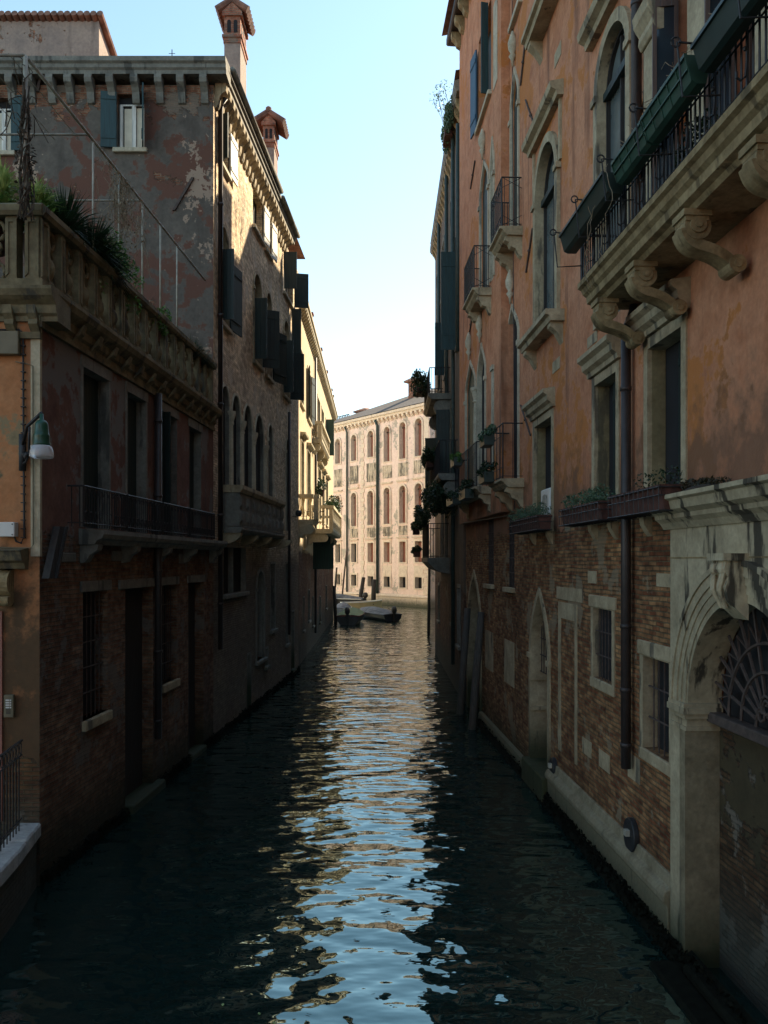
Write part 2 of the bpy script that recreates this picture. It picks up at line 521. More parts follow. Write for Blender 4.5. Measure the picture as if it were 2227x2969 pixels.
M['plaster_dark'] = facade('dark_plaster', (0.10, 0.075, 0.055), (0.16, 0.12, 0.09), 3.2, 0.6, 0.7, c1=(0.10, 0.05, 0.035), c2=(0.14, 0.09, 0.06), mortar=(0.08, 0.07, 0.06), streak=0.6)
M['stone'] = stonemat('istrian_stone', (0.25, 0.195, 0.12), (0.45, 0.37, 0.245), amt=0.7, thr=0.57)
M['stone_dirty'] = stonemat('blackened_stone', (0.15, 0.105, 0.05), (0.36, 0.275, 0.15), dark=(0.06, 0.045, 0.025), amt=0.7, thr=0.56, scale=5)
M['stone_clean'] = stonemat('clean_stone', (0.34, 0.30, 0.22), (0.52, 0.46, 0.35), amt=0.5, thr=0.6)
M['stone_grey'] = stonemat('grey_stone', (0.12, 0.115, 0.10), (0.22, 0.21, 0.18), amt=0.7, thr=0.57)
M['stone_balu'] = stonemat('mossy_stone', (0.09, 0.072, 0.04), (0.22, 0.18, 0.105), amt=0.75, thr=0.54)
M['stone_rose'] = stonemat('warm_stone', (0.62, 0.50, 0.40), (0.78, 0.66, 0.54), amt=0.5, thr=0.6, lowz=0.5)
M['stone_cream'] = stonemat('cream_stone', (0.36, 0.31, 0.21), (0.52, 0.45, 0.32), amt=0.3, thr=0.6, lowz=0.5)
M['stone_kerb'] = stonemat('pale_kerb_stone', (0.26, 0.26, 0.25), (0.44, 0.44, 0.43), amt=0.3, thr=0.62, lowz=-1)
M['green'] = woodmat('green_wood', (0.012, 0.045, 0.035))
M['greendark'] = woodmat('dark_green_wood', (0.008, 0.02, 0.018))
M['greenblue'] = woodmat('teal_wood', (0.01, 0.04, 0.045))
M['blue'] = woodmat('blue_wood', (0.02, 0.07, 0.13))  # bluish skylight painted into the colour of a shutter leaf
M['whitewood'] = woodmat('white_wood', (0.62, 0.60, 0.55))
M['brownwood'] = woodmat('brown_wood', (0.09, 0.05, 0.035))
M['redwood'] = woodmat('red_wood', (0.26, 0.10, 0.07), board=0.3)
M['oldwood'] = woodmat('weathered_wood', (0.03, 0.027, 0.025), 0.85)
M['iron'] = simple('wrought_iron', (0.018, 0.018, 0.02), 0.55, 0.4, 20)
M['rust'] = simple('rusty_iron', (0.07, 0.05, 0.042), 0.8, 0.4, 14)
M['pipe'] = simple('painted_pipe', (0.035, 0.025, 0.023), 0.5, 0.3, 8)
M['pipe_green'] = simple('green_copper_pipe', (0.03, 0.05, 0.045), 0.6, 0.3, 8)
M['galv'] = simple('galvanised_tube', (0.34, 0.32, 0.26), 0.6, 0.3, 9)
M['glass'] = glassmat('window_glass')
M['glass_old'] = glassmat('dusty_glass', (0.10, 0.12, 0.12), 0.25)
M['void'] = simple('dark_interior', (0.012, 0.012, 0.014), 0.9, 0.3, 3)
M['curtain'] = simple('cream_curtain', (0.55, 0.5, 0.4), 0.9, 0.15, 4)
M['tile'] = tilemat('roof_tile', (0.20, 0.10, 0.07))
M['tile_grey'] = tilemat('grey_roof_tile', (0.075, 0.06, 0.055))
M['terracotta'] = simple('terracotta', (0.075, 0.03, 0.022), 0.85, 0.5, 10)
M['leaf'] = leafmat('leaf_green', (0.03, 0.09, 0.015), (0.12, 0.22, 0.04))
M['leaf_dark'] = leafmat('leaf_dark', (0.008, 0.022, 0.008), (0.025, 0.055, 0.02))
M['leaf_grey'] = leafmat('leaf_greygreen', (0.04, 0.09, 0.05), (0.12, 0.19, 0.11))
M['leaf_lime'] = leafmat('leaf_lime', (0.16, 0.24, 0.05), (0.5, 0.58, 0.2))
M['dry'] = simple('dry_vine', (0.22, 0.17, 0.11), 0.9, 0.4, 9)
M['twig'] = simple('twig', (0.06, 0.045, 0.03), 0.9, 0.4, 9)
M['soil'] = simple('soil', (0.03, 0.022, 0.015), 0.95, 0.4, 9)
M['whitepaint'] = simple('white_paint', (0.62, 0.62, 0.6), 0.4, 0.06, 3)
M['greybox'] = simple('grey_metal_box', (0.15, 0.125, 0.075), 0.6, 0.3, 3)
M['lampgreen'] = simple('lamp_green', (0.008, 0.06, 0.033), 0.35, 0.2, 9)
M['planter'] = simple('green_planter_plastic', (0.01, 0.025, 0.02), 0.45, 0.3, 5)
M['planter2'] = simple('mid_green_planter_plastic', (0.016, 0.055, 0.036), 0.5, 0.4, 5)

def watermat():
    m, nt, bs = newmat('canal_water')
    bs.inputs['Base Color'].default_value = (0.006, 0.021, 0.019, 1)
    bs.inputs['Roughness'].default_value = 0.01
    bs.inputs['IOR'].default_value = 2.4
    bs.inputs['Specular Tint'].default_value = (0.70, 1.0, 0.96, 1)
    n1 = noise(nt, 1.0, 1.0, 0.4, stretch=(1.5, 2.7, 1))
    n2 = noise(nt, 1.0, 1.0, 0.4, stretch=(4.2, 7.5, 1))
    n3 = noise(nt, 1.0, 1.0, 0.4, stretch=(0.35, 0.7, 1))
    h = math_(nt, 'ADD', math_(nt, 'MULTIPLY', n1, 0.50), math_(nt, 'MULTIPLY', n2, 0.085))
    h = math_(nt, 'ADD', h, math_(nt, 'MULTIPLY', n3, 0.7))
    bump(nt, bs, h, 1.0, 0.135)
    return m
M['water'] = watermat()

# ------------------------------------------------------------ shared pieces
def leaves(mb, c, r, n, size, rng, flat=1.0, aim=None):
    c = Vector(c)
    for _ in range(n):
        while True:
            q = Vector((rng.uniform(-1, 1), rng.uniform(-1, 1), rng.uniform(-1, 1)))
            if 0.25 < q.length < 1: break
        q = q.normalized() * (q.length ** 0.6)
        p = c + Vector((q.x * r[0], q.y * r[1], q.z * r[2]))
        a = Vector((rng.gauss(0, 1), rng.gauss(0, 1), rng.gauss(0, 1) * flat)).normalized()
        b = a.cross(Vector((rng.gauss(0, 1), rng.gauss(0, 1), rng.gauss(0, 1)))).normalized()
        s = size * rng.uniform(0.6, 1.4)
        mb.face([p - a * s, p + b * s * 0.45, p + a * s, p - b * s * 0.45])
def bush(mb, c, r, rng, clumps=7, per=60, size=0.04):
    for _ in range(clumps):
        q = Vector((rng.uniform(-1, 1), rng.uniform(-1, 1), rng.uniform(-1, 1)))
        cc = Vector(c) + Vector((q.x * r[0], q.y * r[1], q.z * r[2])) * 0.75
        k = rng.uniform(0.35, 0.65)
        leaves(mb, cc, (r[0] * k, r[1] * k, r[2] * k), per, size, rng)
def spikes(mb, c, n, L, rng, wid=0.02, droop=0.3, upmin=0.2):
    c = Vector(c)
    for _ in range(n):
        az = rng.uniform(0, 2 * pi); el = rng.uniform(upmin, 1.35)
        d = Vector((cos(az) * cos(el), sin(az) * cos(el), sin(el)))
        l = L * rng.uniform(0.6, 1.1)
        side = Vector((-sin(az), cos(az), 0)) * wid
        a = c + d * l * 0.1; b = c + d * l * 0.6; e = c + d * l + Vector((0, 0, -droop * l * cos(el)))
        mb.face([a - side, a + side, b + side * 0.8, b - side * 0.8])
        mb.face([b - side * 0.8, b + side * 0.8, e])
def railing(mb, W, u0, u1, z0, z1, w, step_=0.1, r=0.008, ends=None, mid=None, rt=0.016):
    top = []
    if ends is not None:
        for u in (u0, u1):
            mb.tube([W.P(u, z1, ends), W.P(u, z1, w)], rt)
            mb.tube([W.P(u, z0 + 0.05, ends), W.P(u, z0 + 0.05, w)], r)
            k = max(1, int((w - ends) / step_))
            for i in range(k):
                ww = ends + (w - ends) * (i + 0.5) / k
                mb.tube([W.P(u, z0, ww), W.P(u, z1, ww)], r, 4)
    mb.tube([W.P(u0, z1, w), W.P(u1, z1, w)], rt)
    mb.tube([W.P(u0, z0 + 0.05, w), W.P(u1, z0 + 0.05, w)], r)
    for m_ in (mid or []):
        mb.tube([W.P(u0, m_, w), W.P(u1, m_, w)], r)
    k = max(1, int((u1 - u0) / step_))
    for i in range(k + 1):
        u = u0 + (u1 - u0) * i / k
        mb.tube([W.P(u, z0, w), W.P(u, z1, w)], r if 0 < i < k else rt, 4)
def leafpanel(mb, W, u, z0, z1, length, ang, th=0.035, w=0.04, d=1):
    """a shutter leaf hinged at u; ang 0 = flat on the wall along +d, 90 = straight out"""
    a = radians(ang)
    v = W.V(u=d * cos(a) * length, w=sin(a) * length)
    nn = W.V(u=-d * sin(a) * th, w=cos(a) * th)
    p = W.P(u, z0, w)
    mb.prism([p, p + v, p + v + nn, p + nn], (0, 0, z1 - z0))
    for zz in (z0 + (z1 - z0) * 0.15, z0 + (z1 - z0) * 0.85):
        q = p + nn * 1.01 + Vector((0, 0, zz - z0))
        mb.prism([q + v * 0.03, q + v * 0.97, q + v * 0.97 + nn * 0.4, q + v * 0.03 + nn * 0.4], (0, 0, 0.08))

def window(H, W, u0, u1, z0, z1, kind='rect', zs=None, depth=0.2, fill='glass', fm='whitewood', mull=1, bars=0, trim=0.0, tm='stone',
           tw=0.03, sill=True, sillm=None, hood=0.0, w=0.0, open_bottom=False, iron=None, name='window', label=None, bm=None, n=10, fw=0.045, lining=None):
    P = shape(kind, u0, u1, z0, z1, zs, n=n)
    H.hole(W, P, depth)
    Q = shape(kind, u0, u1, z0, z1, zs, off=0.015, bot=0.015, n=n)
    mb = MB()
    if fill in ('glass', 'glass_old'):
        I = shape(kind, u0 + fw, u1 - fw, z0 + fw, z1 - fw, zs, n=n)
        O = shape(kind, u0, u1, z0, z1, zs, off=0.01, n=n)
        ring(mb, W, I, O, w - depth, w - depth + 0.06)
        wbox(mb, W, u0, u1, z0 - 0.01, z0 + fw, w - depth, w - depth + 0.058)
        for k in range(mull):
            uc = u0 + (u1 - u0) * (k + 1) / (mull + 1)
            wbox(mb, W, uc - fw / 2, uc + fw / 2, z0, z1 - 0.02 if kind == 'rect' else z1 - (u1 - u0) * 0.08, w - depth, w - depth + 0.055)
        for k in range(bars):
            zz = z0 + ((zs or z1) - z0) * (k + 1) / (bars + (1 if kind == 'rect' else 0))
            wbox(mb, W, u0, u1, zz - fw / 2, zz + fw / 2, w - depth, w - depth + 0.052)
        o = mb.build(name, M[fm], H.root)
        g = MB(); polyfill(g, W, Q, w - depth + 0.01)
        g.build('pane', M[fill], o, fix=False)
    else:
        polyfill(mb, W, Q, w - depth + 0.01)
        o = mb.build(name, M[fill], H.root, fix=False)
    if label: o['label'] = label
    if trim:
        t = MB()
        A = shape(kind, u0, u1, z0, z1, zs, off=-0.002, n=n); B = shape(kind, u0, u1, z0, z1, zs, off=trim, n=n)
        ring(t, W, A, B, w - 0.02, w + tw)
        if kind != 'rect':
            for uu in (u0, u1):
                s_ = -1 if uu == u0 else 1
                wbox(t, W, min(uu, uu + s_ * trim * 1.2) - (0.02 if s_ < 0 else 0), max(uu, uu + s_ * trim * 1.2) + (0.02 if s_ > 0 else 0), zs - 0.06, zs + 0.03, w - 0.02, w + tw + 0.03)
        t.build('surround', M[tm], o)
    if (trim or lining) and depth > 0.07:
        t = MB(); A = shape(kind, u0, u1, z0, z1, zs, off=-0.004, n=n)
        for i_ in range(len(A) - 1):
            t.face([W.P(*A[i_], w + 0.001), W.P(*A[i_ + 1], w + 0.001), W.P(*A[i_ + 1], w - depth + 0.012), W.P(*A[i_], w - depth + 0.012)])
        t.build('reveal', M[lining or tm], o, fix=False)
    if sill:
        s_ = MB()
        wbox(s_, W, u0 - 0.08 - trim * 0.7, u1 + 0.08 + trim * 0.7, z0 - 0.1, z0, w - depth + 0.02, w + 0.09)
        s_.build('sill', M[sillm or tm], o, bevel=0.01)
    if hood:
        h = MB(); a = u0 - trim - 0.06; b = u1 + trim + 0.06; zt = z1 + trim
        sweep(h, W, a, b, [(w - 0.01, zt), (w + hood * 0.4, zt), (w + hood * 0.45, zt + 0.05), (w + hood * 0.9, zt + 0.08), (w + hood, zt + 0.14), (w - 0.01, zt + 0.17)])
        h.build('hood', M[tm], o)
    if iron:
        i = MB()
        k = max(2, int((u1 - u0) / 0.13))
        for j in range(1, k):
            uu = u0 + (u1 - u0) * j / k
            i.tube([W.P(uu, z0, w - depth * 0.35), W.P(uu, z1, w - depth * 0.35)], 0.009, 5)
        k = max(2, int((z1 - z0) / 0.3))
        for j in range(1, k):
            zz = z0 + (z1 - z0) * j / k
            i.tube([W.P(u0, zz, w - depth * 0.35), W.P(u1, zz, w - depth * 0.35)], 0.011, 5)
        i.build('grille', M['rust'], o)
    return o
def shutters(o, W, items, m, w=0.04):
    for (u, z0, z1, L, ang, d) in items:
        mb = MB(); leafpanel(mb, W, u, z0, z1, L, ang, w=w, d=d)
        mb.build('shutter', M[m], o)
def scroll_profile(L, H, s=1.0):
    """S-shaped console: (w, z) outline, L = projection, H = drop"""
    P = []
    r1 = H * 0.36; r2 = H * 0.2
    c1 = (L - r1, -r1); c2 = (r2 * 1.05, -H + r2)
    P.append((0, 0)); P.append((L * 0.9, 0))
    for k in range(9):
        a = pi / 2 - k / 8 * pi * 0.95
        P.append((c1[0] + r1 * cos(a), c1[1] + r1 * sin(a)))
    # S belly to the small scroll
    x0, z0 = P[-1]
    for k in range(1, 6):
        t = k / 6
        x = x0 + (c2[0] + r2 - x0) * t
        z = z0 + (c2[1] + r2 * 0.3 - z0) * (t * t * (3 - 2 * t)) 
        P.append((x, z))
    for k in range(7):
        a = 0.3 - k / 6 * pi * 0.85
        P.append((c2[0] + r2 * cos(a), c2[1] + r2 * sin(a)))
    P.append((0, -H + r2 * 0.5))
    return P
M['stone_portal'] = stonemat('portal_stone', (0.27, 0.225, 0.145), (0.47, 0.40, 0.27), dark=(0.035, 0.03, 0.023), amt=0.92, thr=0.545, scale=2.2, lowz=0.4)
M['stone_rough'] = stonemat('rough_stone', (0.15, 0.12, 0.075), (0.27, 0.225, 0.145), amt=0.35, thr=0.6, scale=5, lowz=0.4)
M['stone_frieze'] = stonemat('weathered_frieze_stone', (0.5, 0.42, 0.33), (0.7, 0.6, 0.48), dark=(0.14, 0.13, 0.11), amt=0.8, thr=0.47, lowz=0.5)
M['plaster_olive'] = facade('olive_damp_wall', (0.045, 0.036, 0.02), (0.085, 0.066, 0.036), 1.6, 0.9, 0.5, c1=(0.06, 0.034, 0.02), c2=(0.11, 0.07, 0.04), mortar=(0.05, 0.042, 0.03), lowz=0.7)
M['weed'] = simple('seaweed', (0.008, 0.009, 0.006), 1.0, 0.4, 12, spec=0.1)
M['peel'] = simple('flaking_pale_paint', (0.3, 0.42, 0.42), 0.7, 0.2, 12)

M['stone_ledge'] = stonemat('ledge_stone', (0.16, 0.13, 0.08), (0.32, 0.27, 0.18), amt=0.4, thr=0.6, lowz=0.3)

M['pole'] = woodmat('grey_pole_wood', (0.075, 0.065, 0.055), 0.85)

def weeds(W, spans, n, seed, parent):
    rg = random.Random(seed); mb = MB()
    for _ in range(n):
        a, b = rg.choice(spans); u = rg.uniform(a, b); z = -0.03 + 0.2 * rg.random() ** 1.6
        leaves(mb, W.P(u, z, 0.03 + rg.uniform(0, 0.06)), (0.02, 0.03, 0.02), 1, 0.035, rg)
    for a, b in spans:
        u = a
        while u < b - 0.05:
            l = min(b - u, rg.uniform(0.15, 0.5)); h = rg.uniform(0.04, 0.12)
            sweep(mb, W, u, u + l, [(-0.02, h + 0.05), (0.03, h), (0.05 + rg.uniform(0, 0.03), 0.0), (0.07, -0.3), (-0.02, -0.3)]); u += l
    o = mb.build('seaweed_crust', M['weed'], parent, fix=False); o['kind'] = 'stuff'

M['weed_brown'] = leafmat('brown_weed', (0.03, 0.025, 0.012), (0.07, 0.06, 0.03))
rng = random.Random(7)
# ============================================================ water
mb = MB(); mb.face([(-300, -150, 0), (300, -150, 0), (300, 500, 0), (-300, 500, 0)])
tag(mb.build('water', M['water'], fix=False), 'dark green canal water with soft ripples', kind='structure')

def block(mb, pts2, z0, z1):
    mb.prism([(x, y, z0) for x, y in pts2], (0, 0, z1 - z0))

L = long_wall(-4.794, 0.0537, 1)
LF = front_wall(10.39)
UF = front_wall(18.75)
LX = lambda y: -4.794 + 0.0537 * y
uL = lambda px, w=0: L.u_at(px, w)

# ============================================================ 1. terrace house, near left
t1 = thing('terrace_house', 'dark red house on the left with a balustraded roof terrace and orange front wall', 'house', (-6, 11, 0))
H = House(t1)
c0, c1 = 10.39 * 1.00144, 18.75 * 1.00144
ZT = 7.0
# upper windows
for i, (a, b) in enumerate(((240, 314), (368, 422), (470, 513), (549, 583))):
    ua, ub = uL(a), uL(b)
    o = window(H, L, ua, ub, 4.46, 6.68, depth=0.17, fill='greendark', sill=False, lining='stone_grey')
    mb = MB(); wbox(mb, L, ua - 0.08, ub + 0.08, 6.68, 6.84, -0.02, 0.02); mb.build('lintel', M['stone_grey'], o)
    if i in (0, 1):
        mb = MB()
        wbox(mb, L, ua - 0.07, ua, 4.46, 6.68, -0.02, 0.012); wbox(mb, L, ub, ub + 0.07, 4.46, 6.68, -0.02, 0.012)
        mb.build('surround', M['stone_grey'], o)
    if i == 2:
        shutters(o, L, [(ua, 4.5, 6.66, 0.14, 75, -1)], 'greendark', w=0.02)
# ground floor openings
g = [(240, 312, 1.77, 3.56), (363, 443, -0.3, 3.55), (470, 512, 1.76, 3.55), (546, 590, -0.3, 3.55)]
for i, (a, b, z0, z1) in enumerate(g):
    ua, ub = uL(a), uL(b)
    door = z0 < 0
    o = window(H, L, ua, ub, z0, z1, depth=0.2, fill='oldwood' if door else 'void', sill=False, name='door' if door else 'window', iron=None if door else True)
    mb = MB(); wbox(mb, L, ua - (0.3 if i == 1 else 0.1), ub + 0.1, z1, z1 + 0.15, -0.02, 0.03); mb.build('lintel', M['stone_grey'], o, bevel=0.01)
    if not door:
        mb = MB(); wbox(mb, L, ua - 0.03, ub + 0.06, z0 - 0.14, z0, -0.18, 0.06); mb.build('sill', M['stone'], o, bevel=0.012)
    elif i == 1:
        mb = MB(); wbox(mb, L, ua - 0.02, ub + 0.3, -0.3, 0.14, -0.19, 0.14); mb.build('step', M['stone_grey'], o, bevel=0.02)
    else:
        mb = MB(); wbox(mb, L, ua, ub, -0.3, 0.1, -0.19, 0.08); mb.build('step', M['stone_grey'], o, bevel=0.02)
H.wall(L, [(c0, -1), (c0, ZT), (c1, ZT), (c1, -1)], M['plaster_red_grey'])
weeds(L, [(c0 + 0.02, uL(363) - 0.03), (uL(443) + 0.32, uL(546) - 0.02), (uL(590) + 0.02, c1)], 1500, 5, t1)
# front face with the door beyond the frame edge
P = shape('rect', -5.75, -4.71, 0.8, 3.35)
H.hole(LF, P, 0.3)
mb = MB(); polyfill(mb, LF, shape('rect', -5.75, -4.71, 0.8, 3.35, off=0.02), -0.29)
door = mb.build('door', M['redwood'], t1, fix=False)
mb = MB(); ring(mb, LF, shape('rect', -5.75, -4.71, 0.8, 3.35), shape('rect', -5.75, -4.71, 0.8, 3.35, off=0.025), -0.02, 0.03); mb.build('door_frame', M['redwood'], door)
mb = MB()
sweep(mb, LF, -6.0, -4.37, [(0, 3.89), (0.1, 3.9), (0.13, 3.97), (0.2, 4.0), (0.24, 4.1), (0.26, 4.12), (0, 4.16)])
mb.build('door_hood', M['stone_balu'], door)
mb = MB()
pr = [(w_ * 1.0, 3.89 + z_) for w_, z_ in scroll_profile(0.2, 0.45)]
sweep(mb, LF, -4.7, -4.55, pr); mb.build('door_console', M['stone_dirty'], door)
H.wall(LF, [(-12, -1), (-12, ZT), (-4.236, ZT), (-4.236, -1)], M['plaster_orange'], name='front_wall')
# pale corner strip and its darker side return
mb = MB(); wbox(mb, LF, -4.34, -4.225, 4.05, ZT - 0.02, -0.05, 0.012); mb.build('corner_strip', M['stone_cream'], t1)
mb = MB(); block(mb, [(-12, 10.8), (LX(10.8) - 0.45, 10.8), (LX(18.7) - 0.45, 18.7), (-12, 18.7)], -1, ZT - 0.05); mb.build('core', M['void'], t1)
# cornice all round the terrace
prof = [(-0.4, 6.93), (0.03, 6.93), (0.03, 6.99), (0.07, 7.02), (0.08, 7.12), (0.16, 7.17), (0.2, 7.2), (0.235, 7.27), (0.235, 7.31), (0.0, 7.335), (-0.4, 7.335)]
mb = MB(); sweep(mb, L, c0 - 0.05, c1 - 0.02, prof); sweep(mb, LF, -12, -4.236 + 0.235, [(w_ + 0.003, z_ + 0.002) for w_, z_ in prof])
cor = mb.build('cornice', M['stone_balu'], t1)
fr = MB(); wbox(fr, LF, -12, -4.21, 6.72, 6.8, -0.02, 0.05); wbox(fr, L, c0 - 0.04, c1 - 0.02, 6.86, 6.93, -0.02, 0.05); fr.build('string_course', M['stone_balu'], t1)
for x in (-4.33, -4.62, -4.95, -5.3):
    mb = MB(); sweep(mb, LF, x, x + 0.11, [(0.03, 6.92), (0.17, 7.1), (0.16, 7.0), (0.11, 6.94), (0.12, 6.88), (0.04, 6.8), (-0.01, 6.8), (-0.01, 6.92)]); mb.build('bracket', M['stone_balu'], cor)
for k in range(14):
    u = c0 + 0.3 + k * 0.58
    mb = MB(); sweep(mb, L, u, u + 0.12, [(0.03, 6.95), (0.19, 7.14), (0.15, 7.02), (0.08, 6.97), (0.03, 6.86), (-0.01, 6.86), (-0.01, 6.95)]); mb.build('bracket', M['stone_balu'], cor)
# balustrade: plinth, carved panels between posts, rail
bal = MB()
for W_, a, b in ((L, c0 - 0.03, c1 - 0.05), (LF, -9.0, -4.236 + 0.06)):
    e = 0.0 if W_ is L else 0.003
    wbox(bal, W_, a, b, 7.33, 7.45, -0.17, 0.06 + e)
    sweep(bal, W_, a - 0.02, b, [(-0.2, 8.22 + e), (0.07 + e, 8.22 + e), (0.1 + e, 8.27), (0.1 + e, 8.34), (0.06, 8.37 + e), (-0.2, 8.37 + e)])
balo = bal.build('balustrade', M['stone_balu'], t1)
def post(W_, u, wd=0.2):
    mb = MB()
    wbox(mb, W_, u, u + wd, 7.45, 8.22, -0.14, 0.03)
    ring(mb, W_, [(u + 0.04, 7.52), (u + 0.04, 8.15), (u + wd - 0.04, 8.15), (u + wd - 0.04, 7.52)], [(u, 7.48), (u, 8.19), (u + wd, 8.19), (u + wd, 7.48)], 0.02, 0.045)
    mb.build('post', M['stone_balu'], balo)
def carved(W_, u, wd):
    """pierced panel: vase with a leafy loop above and scrolls below"""
    c = u + wd / 2; mb = MB()
    def loop(cu, cz, ru, rz, r, a0=0.0, a1=2 * pi):
        k = 12
        mb.tube([W_.P(cu + ru * cos(a0 + (a1 - a0) * i / k), cz + rz * sin(a0 + (a1 - a0) * i / k), -0.05) for i in range(k + 1)], r, 6)
    q = W_.P(c, 7.45, -0.05)
    mb.lathe(q, [(0.10, 0.0), (0.09, 0.05), (0.04, 0.09), (0.07, 0.14), (0.10, 0.22), (0.09, 0.30), (0.045, 0.37), (0.035, 0.46), (0.05, 0.52), (0.03, 0.6), (0.04, 0.77)], 10)
    loop(c - wd * 0.24, 8.07, wd * 0.2, 0.11, 0.026); loop(c + wd * 0.24, 8.07, wd * 0.2, 0.11, 0.026)
    loop(c - wd * 0.27, 7.56, wd * 0.16, 0.1, 0.024, -0.5, 4); loop(c + wd * 0.27, 7.56, wd * 0.16, 0.1, 0.024, -0.9, 3.6)
    loop(c, 7.85, wd * 0.32, 0.11, 0.022)
    mb.build('carved_panel', M['stone_balu'], balo, smooth=True)
post(LF, -4.4, 0.17); post(LF, -4.64, 0.14)
for k in range(3): carved(LF, -5.02 - k * 0.38, 0.36)
n = 15; st = (c1 - c0 - 0.3) / n
for k in range(n + 1):
    post(L, c0 - 0.02 + k * st, 0.13 if k else 0.2)
    if k < n: carved(L, c0 + 0.12 + k * st, st - 0.14)
# iron window balcony
slab = MB()
ub0, ub1 = uL(228), c1 - 0.1
sweep(slab, L, ub0, ub1, [(-0.02, 4.22), (0.22, 4.22), (0.26, 4.28), (0.32, 4.3), (0.35, 4.36), (0.35, 4.42), (-0.02, 4.44)])
sl_o = slab.build('balcony', M['stone_grey'], t1)
for px in (232, 352, 452, 530, 606):
    mb = MB(); u = uL(px); sweep(mb, L, u, u + 0.16, [(0.0, 4.22), (0.26, 4.22), (0.24, 4.14), (0.14, 4.08), (0.08, 3.98), (0.0, 3.96)]); mb.build('bracket', M['stone_grey'], sl_o)
for a, b in ((240, 366), (368, 470), (472, 548), (550, 622)):
    mb = MB(); ua, ub = uL(a, 0.3), min(uL(b, 0.3), ub1)
    railing(mb, L, ua, ub - 0.05, 4.44, 4.97, 0.31, 0.085, 0.008, ends=0.1, rt=0.014)
    k = max(1, int((ub - ua) / 0.17))
    for j in range(k):
        cu = ua + (j + 0.5) * (ub - 0.05 - ua) / k
        mb.tube([L.P(cu + 0.07 * cos(pi * t / 6), 4.87 + 0.075 * sin(pi * t / 6), 0.31) for t in range(7)], 0.007, 4)
        mb.tube([L.P(cu + 0.05 * cos(2 * pi * t / 8), 4.58 + 0.07 * sin(2 * pi * t / 8), 0.31) for t in range(9)], 0.006, 4)
    mb.build('railing', M['iron'], sl_o)
# set stones, drainpipe
for a, b, y0, y1 in ((168, 218, 1602, 1630), (323, 350, 1597, 1626), (518, 538, 1605, 1633), (607, 620, 1608, 1633)):
    u0, z1 = L.at(a, y0); u1, z0 = L.at(b, y1)
    mb = MB(); wbox(mb, L, u0, uL(b), z0, z1, -0.03, 0.018); mb.build('set_stone', M['stone_grey'], t1, bevel=0.01)
mb = MB()
u = uL(459, 0.08); mb.tube([L.P(u, 6.9, 0.08), L.P(u, 0.9, 0.08)], 0.062, 10)
for z in (6.4, 5.1, 3.8, 2.4, 1.2): mb.tube([L.P(u, z, 0.08), L.P(u, z + 0.04, 0.08)], 0.075, 10)
mb.build('drainpipe', M['pipe'], t1, smooth=True)

# the leaning timber on the corner
mb = MB()
a = L.P(uL(168, 0.06), 4.43, 0.05); b = L.P(uL(132, 0.06), 3.78, 0.07)
mb.prism([a + L.V(u=-0.12), a + L.V(u=0.13), a + L.V(u=0.13, w=0.09), a + L.V(u=-0.12, w=0.09)], b - a)
mb.prism([a + L.V(u=0.02, w=0.09), a + L.V(u=0.06, w=0.09), a + L.V(u=0.06, w=0.12), a + L.V(u=0.02, w=0.12)], b - a)
tag(mb.build('timber_fender', M['oldwood']), 'dark slanting timber fixed to the corner of the terrace house', 'timber')

# street lamp
lt = thing('street_lamp', 'green bell-shaped lamp with clear glass bowl on the corner of the orange wall', 'street lamp', LF.P(-4.3, 5.35, 0))
tip = LF.P(-4.04, 5.72, 0.42)
mb = MB(); base = LF.P(-4.42, 5.3, 0.0)
wbox(mb, LF, -4.47, -4.4, 5.1, 5.55, 0, 0.05)
mb.tube([LF.P(-4.43, 5.42, 0.03), LF.P(-4.3, 5.62, 0.2), tip + Vector((0, 0, 0.02))], 0.022, 8)
mb.tube([LF.P(-4.43, 5.18, 0.03), LF.P(-4.36, 5.2, 0.1), LF.P(-4.3, 5.3, 0.16), LF.P(-4.28, 5.45, 0.2), LF.P(-4.25, 5.6, 0.26)], 0.015, 6)
mb.tube([LF.P(-4.4, 5.3, 0.05), LF.P(-4.35, 5.25, 0.12), LF.P(-4.32, 5.3, 0.16)], 0.03, 6)
mb.build('bracket_arm', M['iron'], lt, smooth=True)
c = tip + Vector((0, 0, -0.46))
mb = MB(); mb.lathe(c, [(0.105, 0.090), (0.099, 0.120), (0.094, 0.140), (0.091, 0.200), (0.094, 0.210), (0.084, 0.230), (0.077, 0.300), (0.076, 0.340), (0.071, 0.360), (0.050, 0.390), (0.025, 0.400), (0.021, 0.470)], 24)
mb.build('lamp_shade', M['lampgreen'], lt, smooth=True)
mb = MB()
prof = [(0.099, 0.100), (0.119, 0.080), (0.133, 0.030), (0.138, -0.030), (0.126, -0.050), (0.084, -0.060), (0.008, -0.065)]
mb.lathe(c + Vector((0, 0, 0.0)), prof, 24)
gm, gnt, gbs = newmat('ribbed_glass'); gbs.inputs['Transmission Weight'].default_value = 0.6; gbs.inputs['Base Color'].default_value = (0.85, 0.85, 0.88, 1); gbs.inputs['Roughness'].default_value = 0.25
bump(gnt, gbs, noise(gnt, 1, 2, stretch=(60, 60, 2)), 0.5, 0.01)
mb.build('glass_bowl', gm, lt, smooth=True)
mb = MB(); wbox(mb, LF, -4.325, -4.27, 5.28, 5.4, 0.1, 0.13); mb.build('number_tag', M['whitepaint'], lt)

